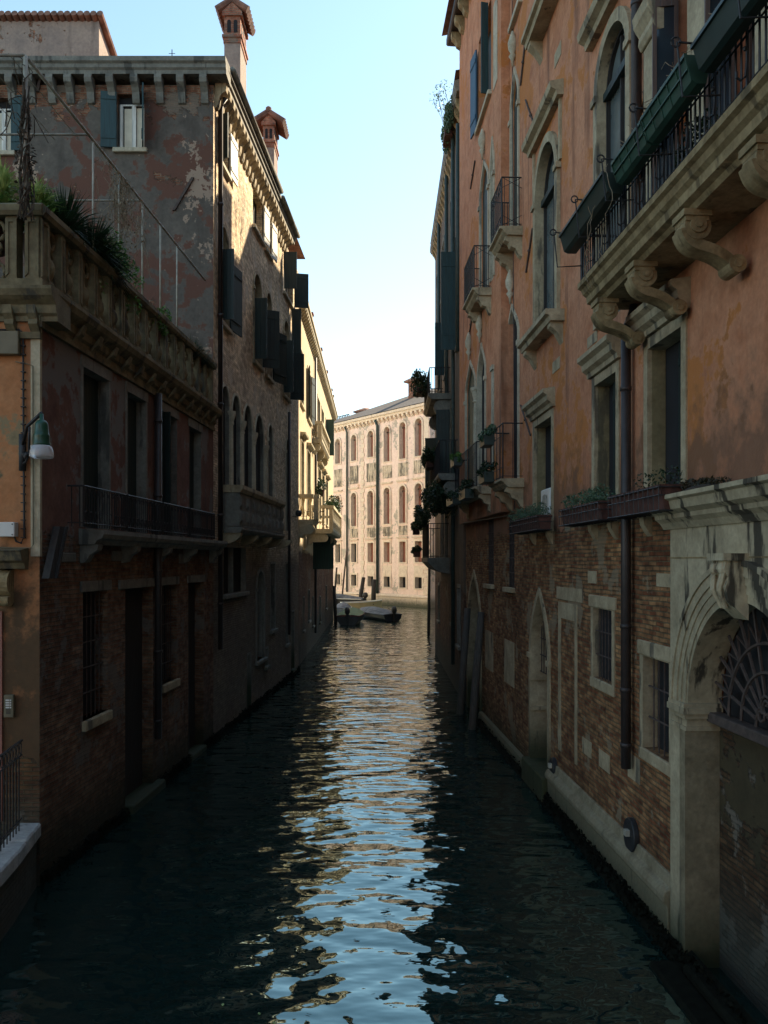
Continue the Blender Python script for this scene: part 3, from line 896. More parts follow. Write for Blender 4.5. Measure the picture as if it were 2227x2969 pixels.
# meter boxes, cable and intercom on the orange wall
def fx(px): return (px - CX) / F_PX * 10.39
def fz(py): return 4 + (HY - py) / F_PX * 10.39
mb = MB(); wbox(mb, LF, fx(-60), fx(63), fz(1032), fz(965), 0.012, 0.1); ob = mb.build('metal_cabinet', M['greybox'], bevel=0.008)
tag(ob, 'flat grey-beige metal cabinet high on the orange wall under the cornice', 'cabinet')
mb = MB(); wbox(mb, LF, fx(3), fx(55), fz(1557), fz(1515), 0.012, 0.13); ob = mb.build('junction_box', M['whitepaint'], bevel=0.008)
tag(ob, 'white plastic junction box on the orange wall above the door hood', 'junction box')
for a in (9, 49):
    for b in (1521, 1551):
        s_ = MB(); s_.lathe((0, 0, 0), [(0.008, 0), (0.008, 0.006)], 8)
        s_.v = [tuple(LF.P(fx(a) + v[0], fz(b) + v[1], 0.129 + v[2])) for v in s_.v]; s_.build('screw', M['iron'], ob)
mb = MB()
x = fx(71)
mb.tube([LF.P(fx(0), fz(958), 0.03), LF.P(fx(58), fz(958), 0.03), LF.P(fx(70), fz(966), 0.03), LF.P(x, fz(1240), 0.03), LF.P(x + 0.01, fz(1555), 0.03), LF.P(fx(64), fz(1575), 0.03), LF.P(fx(50), fz(1570), 0.03), LF.P(fx(45), fz(1557), 0.03)], 0.012, 6)
for k in range(24):
    zz = fz(980) + (fz(1560) - fz(980)) * k / 23
    wbox(mb, LF, x - 0.03, x + 0.02, zz, zz + 0.012, 0.0, 0.045)
tag(mb.build('black_cable', M['iron'], smooth=False), 'black clipped cable running down the orange wall to the white box', 'cable')
mb = MB()
mb.tube([LF.P(fx(48), fz(1050), 0.03), LF.P(fx(80), fz(1056), 0.03), LF.P(fx(98), fz(1062), 0.03), LF.P(fx(99), fz(1580), 0.03), LF.P(fx(92), fz(1589), 0.03), LF.P(fx(0), fz(1587), 0.03)], 0.007, 6)
tag(mb.build('thin_conduit', M['greybox']), 'thin grey conduit running down the pale corner strip of the orange wall', 'conduit')
ic = thing('intercom', 'grey intercom panel with name buttons beside the red door frame', 'intercom', LF.P(fx(31), fz(2078), 0))
mb = MB(); wbox(mb, LF, fx(17), fx(45), fz(2078), fz(2013), 0.012, 0.06); mb.build('housing', M['greybox'], ic, bevel=0.006)
mb = MB()
for k in range(4):
    wbox(mb, LF, fx(23), fx(33), fz(2030 + k * 7), fz(2026 + k * 7), 0.06, 0.066); wbox(mb, LF, fx(35), fx(39), fz(2030 + k * 7), fz(2026 + k * 7), 0.06, 0.068)
mb.build('button', M['whitepaint'], ic)
mb = MB()
for k in range(5): wbox(mb, LF, fx(24), fx(37), fz(2053 + k * 3.5), fz(2051 + k * 3.5), 0.06, 0.063)
mb.build('speaker_slots', M['iron'], ic)

# ============================================================ quay and railing, lower left
mb = MB()
qe = [(-3.55, 5.2), (-3.80, 7.5), (-4.02, 9.3), (-4.2, 10.36)]
def qoff(d): return [(x + d, y) for x, y in qe]
block(mb, [(-12, 5.2)] + qoff(-0.06) + [(-12, 10.36)], -1, 0.62)
tag(mb.build('quay', M['plaster_dark']), 'low quay before the orange house', kind='structure')
cop = MB()
for i in range(3):
    x0, y0 = qe[i]; x1, y1 = qe[i + 1]
    k = 3
    for j in range(k):
        s0, s1 = j / k + 0.006, (j + 1) / k - 0.006
        a = (x0 + (x1 - x0) * s0, y0 + (y1 - y0) * s0); b = (x0 + (x1 - x0) * s1, y0 + (y1 - y0) * s1)
        block(cop, [(a[0] - 0.27, a[1]), a, b, (b[0] - 0.27, b[1])], 0.62, 0.79 + 0.012 * ((i + j) % 2))
tag(cop.build('kerb_stones', M['stone_kerb'], bevel=0.02), 'white stone kerb along the edge of the small quay', kind='structure')
rt = thing('quay_railing', 'dark wrought-iron railing on the white kerb of the quay', 'railing', (-4.1, 9, 0.8))
def RW(i): 
    a, b = qe[i], qe[i + 1]
    return a, b
mb = MB()
pr_ = [(x - 0.2, y) for x, y in qe[:3]] + [(-4.33, 10.1)]
for z in (1.85, 1.68, 0.92): mb.tube([(x, y, z) for x, y in pr_], 0.016 if z > 1.8 else 0.01, 6)
mb.build('rail', M['iron'], rt)
mb = MB(); md = MB()
for (x0, y0), (x1, y1) in zip(pr_, pr_[1:]):
    k = int(sqrt((x1 - x0) ** 2 + (y1 - y0) ** 2) / 0.11)
    for j in range(k):
        t = j / k; x, y = x0 + (x1 - x0) * t, y0 + (y1 - y0) * t
        mb.tube([(x, y, 0.8), (x, y, 1.68)], 0.008, 4)
        dx, dy = (x1 - x0) / k, (y1 - y0) / k
        md.tube([(x + dx * (0.5 + 0.42 * cos(2 * pi * q / 8)), y + dy * (0.5 + 0.42 * cos(2 * pi * q / 8)), 1.765 + 0.07 * sin(2 * pi * q / 8)) for q in range(9)], 0.006, 4)
mb.build('balusters', M['iron'], rt); md.build('ring_frieze', M['iron'], rt)
# mooring ring below the quay
mb = MB(); q = Vector((-3.58, 6.6, 0.28))
mb.tube([q + Vector((0.02, 0.06 * cos(a * pi / 8), 0.09 * sin(a * pi / 8))) for a in range(17)], 0.01, 6); mb.box((q.x - 0.12, q.y - 0.02, q.z + 0.07), (q.x + 0.03, q.y + 0.02, q.z + 0.1))
tag(mb.build('mooring_ring', M['galv']), 'iron mooring ring on the quay wall just below the kerb', 'mooring ring')

# ============================================================ pergola and plants on the terrace
pg = thing('pergola_frame', 'thin tube pergola frame above the terrace balustrade', 'pergola', (-4.6, 10.2, 8.37))
ZP = 10.05
yy = lambda px: L.P(uL(px, -0.05), ZP, -0.05)
mb = MB(); mb.tube([yy(80), yy(270), yy(420), yy(595)], 0.022, 8); mb.build('long_beam', M['galv'], pg, smooth=True)
mb = MB()
for Y, x1 in ((10.12, -4.3), (12.0, -4.2), (14.2, -4.1)):
    mb.tube([(-9, Y, ZP), (x1, Y, ZP)], 0.018, 8)
mb.build('cross_beam', M['galv'], pg, smooth=True)
mb = MB()
for x in (-5.6, -5.2, -4.85, -4.5, -6.0, -6.4):
    mb.tube([(x, 10.1, ZP + 0.02), (x + 0.1, 12.2, ZP + 0.02)], 0.006, 4)
mb.build('wires', M['galv'], pg)
for px in (74, 270, 345, 413, 465, 513):
    p = yy(px); mb = MB(); mb.tube([p, (p.x, p.y, 8.3)], 0.028 if px == 74 else 0.016, 8); mb.build('upright', M['galv'], pg, smooth=True)

r2 = random.Random(3)
# creeper round the front upright
t = thing('dry_creeper', 'brown dry creeper twisted round the first pergola upright', 'climbing plant', (-4.35, 10.15, 8.37))
mb = MB(); p0 = yy(74)
for k in range(16):
    P_ = []; a = r2.uniform(0, 6.28); rr = r2.uniform(0.02, 0.11)
    for j in range(14):
        z = 8.1 + j * 0.115 * r2.uniform(0.9, 1.1); a += r2.uniform(0.2, 0.9)
        P_.append((p0.x + rr * cos(a) * (1.1 - j / 16), p0.y + rr * sin(a), z))
    mb.tube(P_, 0.009, 4)
for k in range(9):
    a = r2.uniform(-1, 1); z = r2.uniform(9, 9.9)
    mb.tube([(p0.x + 0.35 * a * j / 6 + 0.04 * sin(j), p0.y + 0.1 * sin(j * 1.3 + k), z + 0.25 * sin(j / 6 * pi)) for j in range(7)], 0.006, 4)
leaves(mb, (p0.x, p0.y, 8.8), (0.12, 0.12, 0.7), 200, 0.03, r2)
mb.build('stem', M['twig'], t, fix=False)
# hanging dry vines
t = thing('hanging_dry_vine', 'bare straw-coloured vine hanging from the long pergola beam', 'climbing plant', (-4.2, 13.5, 8.37))
mb = MB()
for k in range(150):
    px = r2.choice([r2.uniform(330, 365), r2.uniform(345, 430), r2.uniform(270, 420), r2.uniform(340, 360)])
    p = yy(px); ln = r2.uniform(0.2, 1.1); x, y, z = p.x, p.y, p.z - (0 if r2.random() < 0.6 else r2.uniform(0.1, 0.6))
    P_ = []
    for j in range(7):
        P_.append((x, y, z)); x += r2.gauss(0.0, 0.045); y += r2.gauss(0, 0.04); z -= ln / 7 * r2.uniform(0.3, 1.5)
    mb.tube(P_, 0.004, 3)
leaves(mb, (yy(350).x, yy(350).y, 9.2), (0.35, 0.6, 0.45), 90, 0.025, r2)
mb.build('stem', M['dry'], t, fix=False)
def plant(name, label, cat, loc, fn, mat, pot=None, group=None, seed=1):
    t = thing(name, label, cat, loc, 0, group)
    r = random.Random(seed); mb = MB(); fn(mb, Vector(loc), r)
    mb.build('foliage', M[mat], t, fix=False)
    s_ = MB(); s_.lathe(loc, [(0.12, 0.0), (0.17, 0.28), (0.18, 0.3), (0.1, 0.29)], 12); s_.build('pot', M['terracotta'], t)
    return t
plant('oleander_bush', 'light green long-leaved shrub at the left end of the terrace', 'shrub', (-4.95, 10.75, 7.9),
      lambda m, c, r: [spikes(m, c + Vector((r.uniform(-0.6, 0.5), r.uniform(-0.1, 0.4), r.uniform(0.35, 1.0))), 70, 0.36, r, 0.013, 0.15) for _ in range(26)], 'leaf_lime', seed=4)
plant('leafy_shrub', 'green leafy shrub right behind the corner post of the balustrade', 'shrub', (-4.55, 11.0, 7.9),
      lambda m, c, r: [bush(m, c + Vector((-0.3, 0, 0.45)), (0.55, 0.3, 0.35), r, 12, 120, 0.035), spikes(m, c + Vector((0.1, 0, 0.6)), 70, 0.4, r, 0.012, 0.1)], 'leaf', seed=5)
plant('spiky_yucca', 'dark spiky yucca leaning over the balustrade', 'shrub', (-4.42, 11.9, 7.9),
      lambda m, c, r: [spikes(m, c + Vector((-0.05, -0.1, 0.65)), 520, 0.72, r, 0.013, 0.2, -0.3), spikes(m, c + Vector((0.15, 0.45, 0.5)), 480, 0.72, r, 0.013, 0.25, -0.3), spikes(m, c + Vector((0.1, -0.6, 0.45)), 300, 0.5, r, 0.012, 0.25, -0.3), spikes(m, c + Vector((0.2, 0.9, 0.4)), 300, 0.6, r, 0.012, 0.3, -0.3)], 'leaf_dark', seed=6)
plant('trailing_shrub', 'green shrub with bright leaves below the hanging vine', 'shrub', (-4.28, 13.2, 7.9),
      lambda m, c, r: bush(m, c + Vector((0.05, 0.0, 0.5)), (0.28, 0.85, 0.45), r, 22, 110, 0.03), 'leaf', seed=8)
plant('ivy_clump', 'small ivy clump on the middle of the balustrade rail', 'shrub', (-4.1, 15.0, 7.9),
      lambda m, c, r: bush(m, c + Vector((0.06, 0.1, 0.4)), (0.16, 0.5, 0.25), r, 12, 90, 0.03), 'leaf', seed=9)
plant('grass_tuft', 'wispy grass tuft at the far end of the balustrade', 'plant', (-3.95, 17.6, 8.0),
      lambda m, c, r: [spikes(m, c + Vector((0, r.uniform(-0.5, 0.6), 0.1)), 160, 0.55, r, 0.007, 0.3) for _ in range(7)], 'leaf_dark', seed=10)
mb = MB(); mb.ball((-4.38, 11.35, 8.5), 0.14, 0.16, 0.18, 12, 8); mb.lathe((-4.38, 11.35, 8.3), [(0.12, 0), (0.15, 0.14), (0.16, 0.2)], 14)
tag(mb.build('wrapped_pot', M['planter'], smooth=True), 'dark covered pot on the balustrade beside the yucca', 'pot')

# ============================================================ 2. brick palace, left middle
t2 = thing('brick_palace', 'tall left house with mauve peeling front, pale brick canal side and bracketed cornice', 'house', (-6, 19, 0))
H = House(t2)
c2 = uL(866)
ZC = 14.55
def W_(a, b, z0, z1, **k): return window(H, L, uL(a), uL(b), z0, z1, **k)
o = W_(636, 660, 13.12, 14.2, depth=0.1, fill='greendark', tm='stone_clean', trim=0.0)
shutters(o, L, [(uL(636), 13.15, 14.18, 0.2, 60, -1)], 'greendark')
shutters(o, L, [(uL(661), 13.15, 14.18, 0.6, 3, 1)], 'whitewood')
o = W_(733, 760, 13.12, 14.2, depth=0.18, fill='void', tm='stone_clean')
shutters(o, L, [(uL(760), 13.15, 14.18, 0.55, 5, 1)], 'whitewood')
o = W_(768, 783, 13.12, 14.2, depth=0.18, fill='glass', tm='stone_clean')
shutters(o, L, [(uL(783), 13.15, 14.18, 0.6, 4, 1)], 'whitewood')
o = W_(822, 850, 12.85, 14.1, depth=0.18, fill='void', tm='stone_clean')
shutters(o, L, [(uL(820), 12.9, 14.1, 0.42, 95, -1), (uL(850), 12.9, 14.1, 0.5, 75, 1)], 'greendark')
# middle row, arched, with dark shutters
o = W_(636, 661, 9.5, 11.75, kind='round', zs=11.2, depth=0.2, fill='glass', trim=0.07, tm='stone')
shutters(o, L, [(uL(661), 9.5, 11.1, 0.75, 8, 1), (uL(636), 9.5, 11.1, 0.3, 85, -1)], 'greendark')
o = W_(735, 757, 9.46, 11.95, kind='round', zs=11.45, depth=0.2, fill='void', trim=0.08, tm='stone')
shutters(o, L, [(uL(735), 9.5, 11.15, 0.33, 88, -1), (uL(757), 9.5, 11.15, 0.5, 60, 1)], 'greendark')
o = W_(771, 786, 9.46, 11.95, kind='round', zs=11.5, depth=0.2, fill='void', trim=0.08, tm='stone')
shutters(o, L, [(uL(787), 9.45, 11.0, 0.8, 20, 1)], 'greendark')
o = W_(822, 837, 9.46, 12.0, kind='round', zs=11.5, depth=0.2, fill='void', trim=0.08, tm='stone')
shutters(o, L, [(uL(820), 9.5, 11.2, 0.3, 92, -1), (uL(838), 9.5, 11.1, 0.5, 60, 1)], 'greendark')
o = W_(846, 857, 10.4, 12.7, depth=0.15, fill='void', sill=False)
shutters(o, L, [(uL(843), 10.4, 12.7, 0.32, 92, -1)], 'greendark')
# loggia of round arches behind the stone balcony
for i, (a, b) in enumerate(((638, 664), (671, 696), (705, 730), (738, 764), (776, 790), (828, 838))):
    ua, ub = uL(a), uL(b)
    o = window(H, L, ua, ub, 5.0, 8.08, kind='round', zs=8.08 - (ub - ua) * 0.62, depth=0.11, fill='void', fm='oldwood', lining='stone_grey', trim=0.06, tm='stone_clean', sill=False, name='arched_window')
    if i in (0, 1, 2, 3):
        col = MB(); uc = ub + (uL((664, 696, 730, 764)[i] + 4) - ub) * 0.8
        q = L.P(uc, 5.0, 0.015)
        zs = 8.08 - (ub - ua) * 0.62
        col.lathe(q, [(0.1, 0), (0.1, 0.1), (0.065, 0.14), (0.07, 1.2), (0.06, zs - 5.3), (0.08, zs - 5.26), (0.07, zs - 5.2), (0.12, zs - 5.06), (0.13, zs - 5.0), (0.13, zs - 4.96)], 14)
        col.build('column', M['stone_clean'], t2, smooth=False)
# stone balcony
b0, b1 = uL(645), uL(824, 0.43)
mb = MB()
sweep(mb, L, b0, b1, [(-0.02, 4.64), (0.4, 4.64), (0.43, 4.68), (0.45, 4.72), (0.45, 4.78), (-0.02, 4.8)])
bo = mb.build('stone_balcony', M['stone_grey'], t2)
mb = MB(); sweep(mb, L, b0 - 0.02, b1 + 0.02, [(0.22, 5.58), (0.43, 5.58), (0.45, 5.62), (0.48, 5.66), (0.48, 5.75), (0.2, 5.75)]); wbox(mb, L, b0 - 0.03, b0 + 0.22, 5.582, 5.752, -0.02, 0.2); wbox(mb, L, b1 - 0.2, b1 + 0.023, 5.582, 5.752, -0.02, 0.2); mb.build('handrail', M['stone'], bo)
mb = MB(); wbox(mb, L, b0 + 0.01, b1, 4.8, 5.58, 0.28, 0.4); wbox(mb, L, b0, b0 + 0.14, 4.8, 5.58, -0.02, 0.28); wbox(mb, L, b1 - 0.14, b1 - 0.01, 4.8, 5.58, -0.02, 0.28)
mb.build('parapet', M['stone_grey'], bo)
k = 9
for j in range(k):
    uu = b0 + 0.12 + (b1 - b0 - 0.3) * j / (k - 1)
    mb = MB()
    for z in (4.86, 5.22):
        for q in range(3):
            wbox(mb, L, uu - 0.14 + q * 0.02, uu + 0.14 - q * 0.02, z + q * 0.03, z + 0.3 - q * 0.03, 0.39 + q * 0.012, 0.412 + q * 0.014)
    mb.build('carved_block', M['stone_grey'], bo, bevel=0.01)
for px in (646, 700, 742, 778, 806):
    u = uL(px); mb = MB(); sweep(mb, L, u, u + 0.22, [(-0.02, 4.64), (0.42, 4.64), (0.4, 4.55), (0.3, 4.46), (0.16, 4.4), (-0.02, 4.36)]); mb.build('bracket', M['stone'], bo)
# ground floor
o = W_(648, 713, 3.2, 4.32, depth=0.15, fill='void', tm='stone_grey', lining='stone_grey')
mb = MB(); um = uL(678); wbox(mb, L, um - 0.04, um + 0.04, 3.2, 4.32, -0.14, -0.02); mb.build('mullion', M['stone_grey'], o)
o = W_(743, 765, 1.2, 3.7, kind='round', zs=3.2, depth=0.3, fill='oldwood', trim=0.1, tm='stone_grey', sill=True, name='door')
for a, b, z0, z1 in ((784, 797, 1.9, 3.9), (829, 835, 1.2, 3.9), (717, 726, -0.2, 1.5), (768, 776, 0.9, 1.4), (845, 852, 0.2, 2.2)):
    o = W_(a, b, z0, z1, depth=0.2, fill='void', trim=0.06, tm='stone_grey', tw=0.015)
H.wall(L, [(c1, -1), (c1, ZC), (c2, ZC), (c2, -1)], M['brick_pale'])
weeds(L, [(c1, c2 - 0.02)], 1500, 6, t2)
# front face above the terrace
fu = lambda px: (px - CX) / F_PX * 18.75
fzz = lambda py: 4 + (HY - py) / F_PX * 18.75
def front_win(a, b, y1, y0, both):
    o = window(H, UF, fu(a), fu(b), fzz(y0), fzz(y1), depth=0.16, fill='void', tm='stone_clean')
    mb = MB(); x0, x1 = fu(a), fu(b); z0, z1 = fzz(y0), fzz(y1) - 0.22
    ring(mb, UF, shape('rect', x0 + 0.1, x1 - 0.03, z0, z1), shape('rect', x0 + 0.06, x1 + 0.01, z0, z1, off=0.03), -0.13, -0.09)
    xm = x0 + (x1 - x0) * 0.56
    wbox(mb, UF, xm - 0.03, xm + 0.06, z0, z1, -0.14, -0.07)
    mb.build('frame', M['whitewood'], o)
    mb = MB(); wbox(mb, UF, xm - 0.21, xm - 0.035, z0, z1 - 0.05, -0.155, -0.12); wbox(mb, UF, xm + 0.07, x1 - 0.02, z0, z1 - 0.04, -0.152, -0.11); mb.build('curtain', M['curtain'], o)
    return o
o = front_win(340, 418, 272, 431, True)
shutters(o, UF, [(fu(340), fzz(431), fzz(270), 0.34, 6, -1), (fu(418), fzz(431), fzz(266), 0.34, 74, 1)], 'greenblue')
o = front_win(-35, 36, 284, 440, True)
shutters(o, UF, [(fu(36), fzz(440), fzz(282), 0.27, 6, 1)], 'greenblue')
H.wall(UF, [(-14, 7.2), (-14, ZC), (LX(18.75), ZC), (LX(18.75), 7.2)], M['plaster_mauve'], name='front_wall')
mb = MB(); block(mb, [(-14, 19.2), (LX(19.2) - 0.45, 19.2), (LX(30.9) - 0.45, 30.9), (-14, 30.9)], -1, ZC + 0.2); block(mb, [(-14, 30.9), (LX(30.9) - 0.5, 30.9), (LX(30.98), 30.9), (LX(30.98), 30.98), (-14, 30.98)], -1, ZC); mb.build('core', M['brick_pale'], t2)
# cornice with curved brackets
pc = [(-0.3, 14.66), (0.24, 14.66), (0.24, 14.74), (0.28, 14.78), (0.28, 14.86), (0.33, 14.9), (0.33, 15.0), (-0.3, 15.08)]
ce = uL(862, 0.33)
mb = MB(); sweep(mb, L, c1 - 0.02, ce, pc); sweep(mb, UF, -14, LX(18.75) + 0.33, [(a + (0.003 if a > 0 else 0), b + 0.002) for a, b in pc])
cor = mb.build('cornice', M['stone_grey'], t2)
bp = [(0.0, 14.66), (0.25, 14.66), (0.27, 14.58), (0.25, 14.49), (0.16, 14.42), (0.10, 14.34), (0.08, 14.2), (0.05, 14.13), (0.0, 14.11)]
proto = None
k = int((ce - c1 - 0.2) / 0.36)
for j in range(k):
    if proto is None:
        mb = MB(); sweep(mb, L, c1 + 0.12, c1 + 0.29, bp); proto = mb.build('bracket', M['stone'], cor); base_loc = proto.location.copy()
    else:
        o = proto.copy(); COL.objects.link(o); o.parent = cor
        o.location = base_loc + L.V(u=j * 0.36)
for px in (38, 95, 154, 207, 266, 327, 397, 466, 529, 595):
    mb = MB(); sweep(mb, UF, fu(px) - 0.08, fu(px) + 0.08, bp); mb.build('bracket', M['stone_grey'], cor)
mb = MB(); mb.tube([L.P(c1 + 0.3, 15.06, 0.36), L.P(ce - 3.2, 15.06, 0.36)], 0.07, 8); mb.tube([L.P(ce - 3.0, 14.98, 0.36), L.P(ce + 0.1, 14.98, 0.36)], 0.07, 8)
mb.build('gutter', M['stone_grey'], t2, smooth=True)
# roof
mb = MB()
e = [(LX(18.5) + 0.3, 18.5), (LX(31) + 0.25, 31)]
mb.face([(e[0][0], e[0][1], 15.05), (e[1][0], e[1][1], 15.05), (-8.5, 28, 16.3), (-8.5, 22, 16.3)])
mb.face([(e[0][0], e[0][1], 15.05), (-8.5, 22, 16.3), (-14, 22, 16.3), (-14, 18.5, 15.05)])
mb.face([(e[1][0], e[1][1], 15.05), (-14, 31, 15.05), (-8.5, 28, 16.3)]); mb.face([(-8.5, 22, 16.3), (-8.5, 28, 16.3), (-14, 28, 16.3), (-14, 22, 16.3)]); mb.face([(-8.5, 28, 16.3), (-14, 28, 16.3), (-14, 31, 15.05)])
roof2 = mb.build('roof', M['tile'], t2, fix=False)
def chimney(parent, x0, y0, wx, wy, zb, zt, sc=1.0, over=0.2):
    """plastered shaft, brick head with two little arches and a tiled gable cap"""
    mb = MB(); h = zt - zb
    mb.box((x0, y0, zb), (x0 + wx, y0 + wy, zt - 1.05 * sc))
    ch = mb.build('chimney', M['plaster_mauve_light'], parent)
    mb = MB(); a = 0.05 * sc
    z1 = zt - 1.05 * sc
    mb.box((x0 - a * 0.4, y0 - a * 0.4, z1 - 0.14 * sc), (x0 + wx + a * 0.4, y0 + wy + a * 0.4, z1 + 0.001))
    mb.box((x0 - a, y0 - a, z1), (x0 + wx + a, y0 + wy + a, z1 + 0.07 * sc))
    mb.box((x0, y0, z1 + 0.07 * sc), (x0 + wx, y0 + wy, z1 + 0.62 * sc))
    mb.box((x0 - a, y0 - a, z1 + 0.56 * sc), (x0 + wx + a, y0 + wy + a, z1 + 0.66 * sc))
    xm = x0 + wx / 2
    mb.prism([(x0 - a, y0 - a, z1 + 0.66 * sc), (x0 + wx + a, y0 - a, z1 + 0.66 * sc), (xm, y0 - a, z1 + 0.9 * sc)], (0, wy + 2 * a, 0))
    hd = mb.build('head', M['redbrick'], ch)
    mb = MB()
    for k in (0.3, 0.7):
        cx_ = x0 + wx * k; r = wx * 0.12
        P = [(cx_ - r, z1 + 0.14 * sc), (cx_ - r, z1 + 0.42 * sc)] + [(cx_ - r * cos(t * pi / 6), z1 + 0.42 * sc + r * sin(t * pi / 6)) for t in range(1, 6)] + [(cx_ + r, z1 + 0.42 * sc), (cx_ + r, z1 + 0.14 * sc)]
        mb.face([(x, y0 - 0.004, z) for x, z in P])
    for k in (0.2, 0.5, 0.8):
        cy = y0 + wy * k; r = wy * 0.08
        P = [(cy - r, z1 + 0.14 * sc), (cy - r, z1 + 0.42 * sc), (cy, z1 + 0.48 * sc), (cy + r, z1 + 0.42 * sc), (cy + r, z1 + 0.14 * sc)]
        mb.face([(x0 + wx + 0.004, y, z) for y, z in P])
    mb.build('vent', M['void'], ch, fix=False)
    mb = MB(); o_ = over * sc
    for s_ in (-1, 1):
        k = 7
        for j in range(k):
            yj = y0 - o_ * 0.4 + (wy + o_ * 0.8) * (j + 0.5) / k
            A = Vector((xm, yj, z1 + 0.98 * sc)); B = Vector((xm + s_ * (wx / 2 + o_), yj, z1 + 0.98 * sc - (wx / 2 + o_) * 0.62))
            mb.tube([A, B], (wy + o_ * 0.8) / k * 0.62, 8)
    mb.tube([(xm, y0 - o_ * 0.5, z1 + 1.0 * sc), (xm, y0 + wy + o_ * 0.5, z1 + 1.0 * sc)], 0.06 * sc, 8)
    mb.build('tiled_cap', M['tile'], ch)
    return ch
M['redbrick'] = facade('red_brick', (0.3, 0.2, 0.15), (0.3, 0.2, 0.15), 60, 0.1, 0.99, c1=(0.34, 0.13, 0.09), c2=(0.42, 0.2, 0.14), mortar=(0.36, 0.26, 0.2), lowz=-5)
M['plaster_mauve_light'] = facade('mauve_render', (0.22, 0.175, 0.155), (0.36, 0.28, 0.23), -5, 0.1, 0.56, c1=(0.3, 0.12, 0.08), c2=(0.4, 0.2, 0.14), mortar=(0.4, 0.3, 0.2), under=(0.46, 0.33, 0.26), patch=0.6, lowz=-5)
chimney(roof2, -4.16, 22.0, 0.42, 0.95, 14.9, 18.66, 1.0, 0.2)
ch = chimney(roof2, -3.72, 26.0, 0.34, 0.85, 14.9, 17.85, 0.95, 0.33)
mb = MB(); mb.lathe((-3.55, 26.0, 17.76), [(0.05, 0), (0.09, 0.06), (0.09, 0.16), (0.05, 0.2)], 10); mb.build('finial', M['tile'], ch)
# roof room with tiled lean-to
rr_ = thing('roof_room', 'small rendered roof room with a tiled edge on top of the left house', 'roof room', (-9, 22, 15.2))
mb = MB()
mb.prism([(-7.42, 22.0, 15), (-7.42, 24.4, 15), (-7.42, 24.4, 17.25), (-7.42, 22.0, 18.05)], (-7, 0, 0)); mb.build('wall', M['plaster_mauve_light'], rr_)
mb = MB()
for j in range(40):
    x = -7.35 - j * 0.17
    mb.tube([(x, 21.85, 18.16), (x, 24.5, 17.28)], 0.085, 8)
mb.build('roof', M['tile'], rr_)
mb = MB()
mb.box((-7.415, 22.45, 16.05), (-7.40, 23.8, 16.85)); fr = mb.build('window', M['void'], rr_)
mb = MB()
for j in range(7): mb.box((-7.41, 22.45 + j * 0.22, 16.05), (-7.375, 22.48 + j * 0.22, 16.85))
for j in range(4): mb.box((-7.41, 22.45, 16.05 + j * 0.26), (-7.377, 23.8, 16.08 + j * 0.26))
mb.build('bars', M['whitewood'], fr)
# aerials
mb = MB()
for x, h in ((-5.27, 1.1), (-5.18, 0.6)):
    mb.tube([(x, 21, 15.5), (x, 21, 15.6 + h)], 0.012, 5)
    for q in range(2): mb.tube([(x - 0.08, 21, 15.5 + h - q * 0.25), (x + 0.08, 21, 15.5 + h - q * 0.25)], 0.008, 4)
tag(mb.build('roof_aerial', M['iron']), 'thin aerials rising behind the cornice corner of the left house', 'aerial')
# tie rods and corner drainpipe
mb = MB()
for a, b in (((505, 611), (560, 516)), ((110, 268), (121, 215))):
    mb.prism([UF.P(fu(a[0]) - 0.03, fzz(a[1]), 0.0), UF.P(fu(a[0]) + 0.03, fzz(a[1]), 0.0), UF.P(fu(a[0]) + 0.03, fzz(a[1]), 0.05), UF.P(fu(a[0]) - 0.03, fzz(a[1]), 0.05)], UF.P(fu(b[0]), fzz(b[1])) - UF.P(fu(a[0]), fzz(a[1])))
mb.build('tie_rod', M['rust'], t2)
mb = MB(); u = c1 + 0.28
mb.tube([L.P(u, 14.4, 0.2), L.P(u, 14.1, 0.09), L.P(u, 2.0, 0.09)], 0.055, 10)
for z in (12, 9.5, 7.5, 5, 3): mb.tube([L.P(u, z, 0.09), L.P(u, z + 0.05, 0.09)], 0.068, 10)
mb.build('drainpipe', M['pipe'], t2, smooth=True)
mb = MB(); u = uL(833); mb.tube([L.P(u, 9.0, 0.07), L.P(u, 1.5, 0.07)], 0.045, 8); mb.build('drainpipe', M['pipe'], t2, smooth=True)
# dark blind box hanging off the corner is a lamp bracket and sign arm
mb = MB(); q = L.P(uL(848), 5.55, 0)
mb.tube([q, q + L.V(w=0.5)], 0.012, 6); mb.ball(q + L.V(w=0.22) + Vector((0, 0, 0.1)), 0.12, 0.12, 0.12)
tag(mb.build('wall_lantern', M['iron']), 'small dark lantern on an arm on the pale brick wall above the water', 'lantern')

# ============================================================ 3. cream house, left far
k3 = -0.0098
C = long_wall(-3.2 + 0.0098 * 29, k3, 1)
t3 = thing('cream_house', 'sunlit cream house beyond the brick house with small balconies', 'house', (-5, 34, 0))
H = House(t3)
ZE = 13.75
d0, d1 = 31.0, 58.0
def X(a, b, z0, z1, **k): return window(H, C, C.u_at(a), C.u_at(b), z0, z1, **k)
for a, b in ((871, 879), (891, 900), (920, 927), (932, 938), (944, 949)):
    o = X(a, b, 10.1, 12.2, depth=0.2, fill='void', tm='stone_cream', trim=0.1)
    if a == 891: shutters(o, C, [(C.u_at(900), 10.1, 12.2, 0.5, 12, 1), (C.u_at(891), 10.1, 12.2, 0.5, 10, -1)], 'greendark')
    if a > 940: shutters(o, C, [(C.u_at(944), 10.1, 12.2, 0.45, 90, -1)], 'green')
for a, b in ((872, 880), (890, 899), (922, 930), (934, 940), (945, 950)):
    o = X(a, b, 6.1, 8.7, depth=0.22, fill='glass', tm='stone_cream', trim=0.12, hood=0.22, sill=True)
